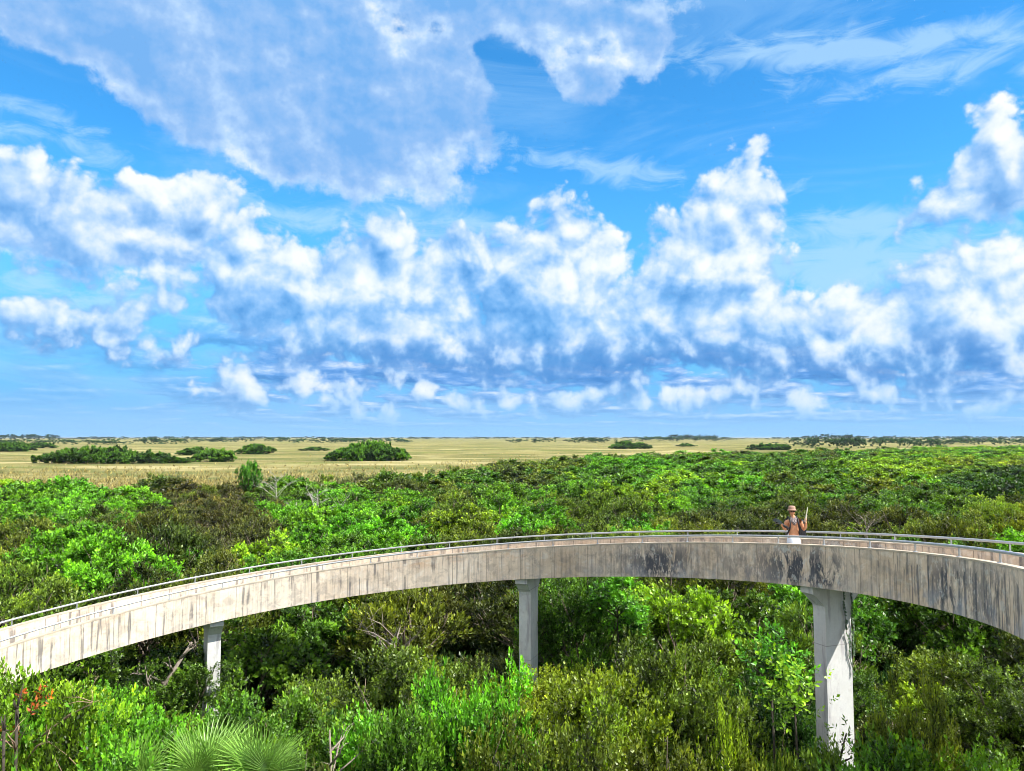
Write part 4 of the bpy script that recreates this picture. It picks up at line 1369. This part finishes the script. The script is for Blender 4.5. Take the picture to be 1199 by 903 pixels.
V, Q = leaf_quads(bl, dr, unit(np.cross(dr, np.array([0, -1.0, .3]))), nr.uniform(.04, .065, n_), nr.uniform(.03, .05, n_))
c = link('leaves', mesh_np('leaves', V, Q, M_LEAF, nr.uniform(.2, .7, n_)), root); c.color = (.03, .09, .02, 1)

# upright sprig of shrub before the foot of the large pale pier
big_leaf_plant('shrub', 982, 872, 14.2, 'thin upright leafy sprig in front of the foot of the large pale pier', (.05, .10, .015), 306, .3, 40, (.09, .03))

# ================================================================== the person on the ramp
M_SKIN = plain('skin', (0.56, 0.27, 0.15), 0.5, var=0.08, scale=20)
M_TROUSER = plain('trouser_cloth', (0.62, 0.70, 0.82), 0.8, var=0.06)
M_HAT = plain('hat_cloth', (0.36, 0.22, 0.17), 0.9, var=0.15, scale=30)
M_BLACK = plain('black_nylon', (0.012, 0.013, 0.018), 0.6, var=0.2)
M_HAIR = plain('dark_hair', (0.05, 0.03, 0.02), 0.8)
M_GLASS = plain('sunglass_lens', (0.01, 0.01, 0.012), 0.1)
M_GEAR = plain('dark_metal_gear', (0.03, 0.045, 0.05), 0.35, metal=0.3)
M_STICK = plain('pale_stick', (0.62, 0.58, 0.48), 0.5)
M_SHOE = plain('shoe', (0.05, 0.05, 0.05), 0.7)


def skin_obj(name, chains, mat, parent, levels=2, root=0):
    """chains: list of [(point, radius)...]; a first point given as an index joins an earlier vertex"""
    vs, rs, es = [], [], []
    for ch in chains:
        prev = None
        for it in ch:
            if isinstance(it, int): prev = it; continue
            vs.append(it[0]); rs.append(it[1] if hasattr(it[1], '__len__') else (it[1], it[1]))
            if prev is not None: es.append((prev, len(vs) - 1))
            prev = len(vs) - 1
    me = bpy.data.meshes.new(name); me.from_pydata(vs, es, []); me.materials.append(mat)
    o = link(name, me, parent)
    sk = o.modifiers.new('skin', 'SKIN'); sk.use_smooth_shade = True
    for i, v in enumerate(me.skin_vertices[0].data):
        v.radius = rs[i]; v.use_root = (i == root)
    ss = o.modifiers.new('sub', 'SUBSURF'); ss.levels = levels; ss.render_levels = levels
    return o


px_p, d_p = 929.3, 21.0
pp = at_depth(px_p, 624.3, d_p)
th_p = math.atan2(pp.y - RC.y, pp.x - RC.x)
deck_z = ramp_z(th_p) - 0.87
person = empty('person', (pp.x, pp.y, deck_z), 0)
tag(person, 'bare-chested person in a brown bucket hat and pale blue trousers standing between the ramp railings', 'person')

# body: 0 pelvis, 1 belly, 2 ribs, 3 chest, 4 neck base
body = [
    [((0, 0, .95), (.165, .11)), ((0, 0, 1.08), (.135, .095)), ((0, .0, 1.20), (.150, .10)), ((0, .0, 1.34), (.175, .115)), ((-.005, .0, 1.455), (.10, .08)), ((-.02, -.01, 1.54), .058), ((-.03, -.02, 1.60), .062)],
    # their left arm, folded up with the hand by the shoulder
    [3, ((.13, 0, 1.43), .072), ((.19, .0, 1.40), .066), ((.235, -.0, 1.29), .050), ((.275, -.02, 1.185), .042), ((.29, -.10, 1.28), .043), ((.275, -.17, 1.39), .030), ((.27, -.19, 1.43), (.030, .038))],
    # their right arm, forearm stretched forward and out
    [3, ((-.13, 0, 1.43), .072), ((-.19, .0, 1.40), .064), ((-.215, .02, 1.29), .048), ((-.215, .0, 1.19), .042), ((-.29, -.12, 1.235), .040), ((-.365, -.22, 1.29), .028), ((-.39, -.25, 1.31), (.030, .036))],
    # legs
    [0, ((.095, 0, .86), .100), ((.105, -.01, .66), .078), ((.11, -.01, .50), .058), ((.115, .02, .30), .055), ((.12, .03, .10), .038), ((.125, -.02, .045), .040), ((.14, -.14, .035), .034)],
    [0, ((-.095, 0, .86), .100), ((-.10, -.01, .66), .078), ((-.11, -.01, .50), .058), ((-.115, .02, .30), .055), ((-.12, .03, .10), .038), ((-.125, -.02, .045), .040), ((-.14, -.14, .035), .034)],
]
bo = skin_obj('body', body, M_SKIN, person)
trous = [
    [((0, 0, .95), (.178, .122)), ((0, 0, 1.055), (.155, .112))],
    [0, ((.098, 0, .84), .112), ((.105, -.01, .66), .094), ((.11, -.01, .50), .080), ((.115, .02, .30), .075), ((.12, .02, .12), .070)],
    [0, ((-.098, 0, .84), .112), ((-.10, -.01, .66), .094), ((-.11, -.01, .50), .080), ((-.115, .02, .30), .075), ((-.12, .02, .12), .070)],
]
skin_obj('trousers', trous, M_TROUSER, person)
for s in (-1, 1):
    skin_obj('shoe', [[((s * .122, .04, .045), (.045, .045)), ((s * .13, -.05, .045), (.048, .042)), ((s * .145, -.17, .035), (.040, .032))]], M_SHOE, person)

# head: a sculpted grid (skull, brow, nose, mouth, chin)
head = empty('head_pivot', (0, 0, 0))
bpy.data.objects.remove(head)
HC = Vector((-.045, -.035, 1.675))
vs, fs = [], []
nu, nv = 28, 20
for j in range(nv + 1):
    ph = PI * j / nv
    for i in range(nu):
        q = 2 * PI * i / nu
        x = .074 * math.sin(ph) * math.cos(q); y = .094 * math.sin(ph) * math.sin(q); z = .115 * math.cos(ph)
        if z < -.02: k = 1 - .30 * (-z - .02) / .095; x *= k; y *= (1 - .12 * (-z) / .1)
        front = max(0, -math.sin(q)) * math.sin(ph)
        w = math.exp(-(x / .012) ** 2)
        if front > .6:
            y -= .020 * w * math.exp(-((z + .012) / .020) ** 2)                                # nose
            y -= .006 * math.exp(-(x / .03) ** 2) * math.exp(-((z + .052) / .010) ** 2)        # lips
            y -= .008 * math.exp(-(x / .025) ** 2) * math.exp(-((z + .090) / .014) ** 2)       # chin
            y -= .005 * math.exp(-((z - .034) / .010) ** 2)                                    # brow
            y += .010 * (math.exp(-((abs(x) - .032) / .014) ** 2)) * math.exp(-((z - .012) / .012) ** 2)   # eye sockets
        vs.append((x, y, z))
for j in range(nv):
    for i in range(nu):
        fs.append((j * nu + i, (j + 1) * nu + i, (j + 1) * nu + (i + 1) % nu, j * nu + (i + 1) % nu))
rot = Matrix.Rotation(math.radians(-8), 3, 'Z')
hb = MB(); hb.add([rot @ Vector(v) + HC for v in vs], fs)
for s in (-1, 1):   # ears
    hb.add([rot @ Vector((s * (.074 + .012 * math.sin(a * PI / 4)), .01 + .022 * math.cos(a * PI / 4), -.005 + .032 * math.sin(a * PI / 4))) + HC for a in range(8)] + [rot @ Vector((s * .066, .01, -.005)) + HC],
           [(a, (a + 1) % 8, 8) for a in range(8)])
hb.build('head', M_SKIN, person, True)
# sunglasses
gb = MB()
for s in (-1, 1):
    c = rot @ Vector((s * .032, -.098, .012)) + HC
    ring = [c + rot @ Vector((.026 * math.cos(a * PI / 6), 0, .020 * math.sin(a * PI / 6))) for a in range(12)]
    back = [v + rot @ Vector((0, .006, 0)) for v in ring]
    gb.add(ring + back, [tuple(range(12)), tuple(range(12, 24))[::-1]] + [(a, (a + 1) % 12, 12 + (a + 1) % 12, 12 + a) for a in range(12)])
    gb.tube([rot @ Vector((s * .056, -.094, .016)) + HC, rot @ Vector((s * .078, .0, .012)) + HC], .003, 5)
gb.tube([rot @ Vector((-.008, -.100, .016)) + HC, rot @ Vector((.008, -.100, .016)) + HC], .003, 5)
gb.build('sunglasses', M_GLASS, person)
# hair under the hat
hr = MB(); vs3 = []
for j in range(5):
    for i in range(16):
        q = PI * (-.12) + PI * 1.24 * i / 15; ph = PI * (.38 + .26 * j / 4)
        vs3.append(rot @ Vector((.082 * math.sin(ph) * math.cos(q), .102 * math.sin(ph) * math.sin(q), .12 * math.cos(ph))) + HC)
hr.add(vs3, [(j * 16 + i, j * 16 + i + 1, (j + 1) * 16 + i + 1, (j + 1) * 16 + i) for j in range(4) for i in range(15)]); hr.build('hair', M_HAIR, person, True)
# bucket hat
prof = [(.122, .050), (.115, .056), (.092, .074), (.090, .085), (.083, .140), (.070, .157), (.035, .163), (.001, .165)]
hv, hf = [], []; n = 28
for (r, z) in prof:
    for i in range(n):
        q = 2 * PI * i / n; dz = -.010 * math.cos(2 * q) * (r > .12)
        hv.append(rot @ Vector((r * math.cos(q), r * 1.1 * math.sin(q), z + dz)) + HC)
for j in range(len(prof) - 1):
    for i in range(n): hf.append((j * n + i, j * n + (i + 1) % n, (j + 1) * n + (i + 1) % n, (j + 1) * n + i))
hh = MB(); hh.add(hv, hf); hat = hh.build('bucket_hat', M_HAT, person, True)
so = hat.modifiers.new('thick', 'SOLIDIFY'); so.thickness = .005
# patterned scarf round the neck, hanging in a point on the chest
m_, b, p, out = new_mat('scarf_cloth')
tc = b.node('ShaderNodeTexCoord')
ck = b.node('ShaderNodeTexChecker'); m_.node_tree.links.new(tc.outputs['Object'], ck.inputs[0]); ck.inputs['Scale'].default_value = 34
ck.inputs[1].default_value = (.30, .25, .24, 1); ck.inputs[2].default_value = (.07, .06, .07, 1)
m_.node_tree.links.new(ck.outputs[0], p.inputs['Base Color']); p.inputs['Roughness'].default_value = .9
sv, sf = [], []; nU = 13
for j in range(6):
    t = j / 5
    for i in range(nU):
        u = i / (nU - 1) * 2 - 1
        w = .070 + .030 * math.sin(t * PI * .8) - .06 * max(0, t - .55) / .45
        x = u * w - .015; y = -.060 - .075 * min(1, t * 1.6) + .055 * u * u * (1 - t * .6) + .006 * math.sin(i * 2.1 + j * 1.3)
        z = 1.535 - .19 * t - .03 * (1 - abs(u)) * t + .03 * abs(u) * (1 - t)
        sv.append((x, y, z))
for j in range(5):
    for i in range(nU - 1): sf.append((j * nU + i, j * nU + i + 1, (j + 1) * nU + i + 1, (j + 1) * nU + i))
sb = MB(); sb.add(sv, sf); sc_ = sb.build('scarf', m_, person, True); so = sc_.modifiers.new('thick', 'SOLIDIFY'); so.thickness = .008


def hand(c, ax, palm, side, parent, grip=.013):
    """palm, four curled fingers of different lengths and a thumb, closed on a bar of radius grip along ax"""
    c, ax, palm, side = (Vector(v).normalized() if k else Vector(v) for k, v in enumerate((c, ax, palm, side)))
    up = ax
    ch = [[(tuple(c - up * .035), (.018, .030)), (tuple(c), (.020, .034)), (tuple(c + up * .035), (.018, .030))]]
    o = skin_obj('hand', ch, M_SKIN, parent, 1)
    for k, ln in enumerate((.070, .080, .074, .058)):
        s0 = c + up * (.032 - k * .021) + side * .018
        mid = s0 + side * (ln * .30) + palm * .012
        m2 = s0 + side * (ln * .34) + palm * (ln * .55)
        e = s0 + side * (ln * .02) + palm * (ln * .72)
        skin_obj('finger', [[(tuple(s0), .0095), (tuple(mid), .009), (tuple(m2), .0085), (tuple(e), .0075)]], M_SKIN, o, 1)
    s0 = c + up * .03 - side * .015
    skin_obj('thumb', [[(tuple(s0), .012), (tuple(s0 + up * .022 + palm * .020), .011), (tuple(s0 + up * .018 + palm * .048 + side * .02), .009)]], M_SKIN, o, 1)
    return o


HL = Vector((.262, -.20, 1.475)); HR = Vector((-.405, -.265, 1.325))
sdir_ = Vector((.055, -.02, .34)).normalized()
hand(HL, sdir_, (-.2, -1, 0), (-1, .1, 0), person)
gdir = Vector((-.36, -.20, .215)).normalized()
hand(HR, gdir, (.3, -.2, .9), (-.5, -1, 0), person)

# things the person carries
stick = MB(); b0 = HL + Vector((-.03, -.055, 0)) - sdir_ * .06
stick.tube([b0, b0 + sdir_ * .12, b0 + sdir_ * .32, b0 + sdir_ * .42], [.014, .020, .013, .003], 10)
so_ = stick.build('stick', M_STICK, None, True); so_.location = person.location
tag(so_, 'pale tapering stick held upright in the person\'s raised hand', 'stick')
gear = empty('camera_pole', tuple(person.location)); tag(gear, 'dark pole with a bulky head, held out sideways in the person\'s other hand', 'camera gear')
g0 = HR + Vector((.01, -.01, .035)); a0 = g0 - gdir * .24; a1 = g0 + gdir * .10; a2 = g0 + gdir * .24
MB().tube([a0, a1], [.034, .030], 12).build('grip', M_BLACK, gear, True)
hb_ = MB(); qr = gdir.to_track_quat('Z', 'Y').to_matrix()
hb_.box(a2 - gdir * .03, (.11, .08, .20), qr); hb_.tube([a1, a2 - gdir * .1], .018, 10); hb_.build('head', M_GEAR, gear)
MB().tube([a2 - gdir * .02 + qr @ Vector((0, -.03, 0)), a2 - gdir * .02 + qr @ Vector((0, -.075, 0))], .026, 14).build('lens', M_GLASS, gear)

pack = empty('backpack', tuple(person.location)); tag(pack, 'black backpack worn on the person\'s back, showing behind the raised arm', 'backpack')
vs, fs = [], []
prof = [(-.0, .0)]
bm = bmesh.new(); bmesh.ops.create_cube(bm, size=1)
bmesh.ops.scale(bm, vec=(.30, .17, .46), verts=bm.verts); bmesh.ops.translate(bm, vec=(.235, .16, 1.21), verts=bm.verts)
bmesh.ops.bevel(bm, geom=bm.edges[:], offset=.055, segments=4, affect='EDGES', profile=.5)
bme = bpy.data.meshes.new('bag'); bm.to_mesh(bme); bm.free(); bme.materials.append(M_BLACK)
for q in bme.polygons: q.use_smooth = True
link('bag', bme, pack)
pk = MB(); pk.box((.25, .26, 1.13), (.20, .06, .20)); pk.build('pocket', M_BLACK, pack)
for s, x0 in ((1, .095), (-1, -.125)):
    st_ = MB(); path = [Vector((x0 + .03 * s, .115, 1.44)), Vector((x0, .03, 1.535)), Vector((x0 - .005 * s, -.085, 1.47)), Vector((x0, -.128, 1.36)), Vector((x0 + .02 * s, -.118, 1.22)), Vector((x0 + .055 * s, -.04, 1.10)), Vector((x0 + .05 * s, .12, 1.06))]
    st_.tube(path, [.022] * len(path), 8); st_.build('strap', M_BLACK, pack, True)

# ================================================================== humid air over the marsh
hz = MB(); hz.box((0, 0, 8.5), (51000, 51000, 19.0))
m_ = bpy.data.materials.new('humid_air'); m_.use_nodes = True; m_.node_tree.nodes.clear()
b = NB(m_.node_tree); out = b.node('ShaderNodeOutputMaterial'); pv = b.node('ShaderNodeVolumePrincipled')
pv.inputs['Color'].default_value = (0.62, 0.80, 1.0, 1); pv.inputs['Density'].default_value = 0.00003; pv.inputs['Anisotropy'].default_value = 0.2
m_.node_tree.links.new(pv.outputs[0], out.inputs['Volume'])
hz_o = hz.build('haze', m_); tag(hz_o, kind='stuff')
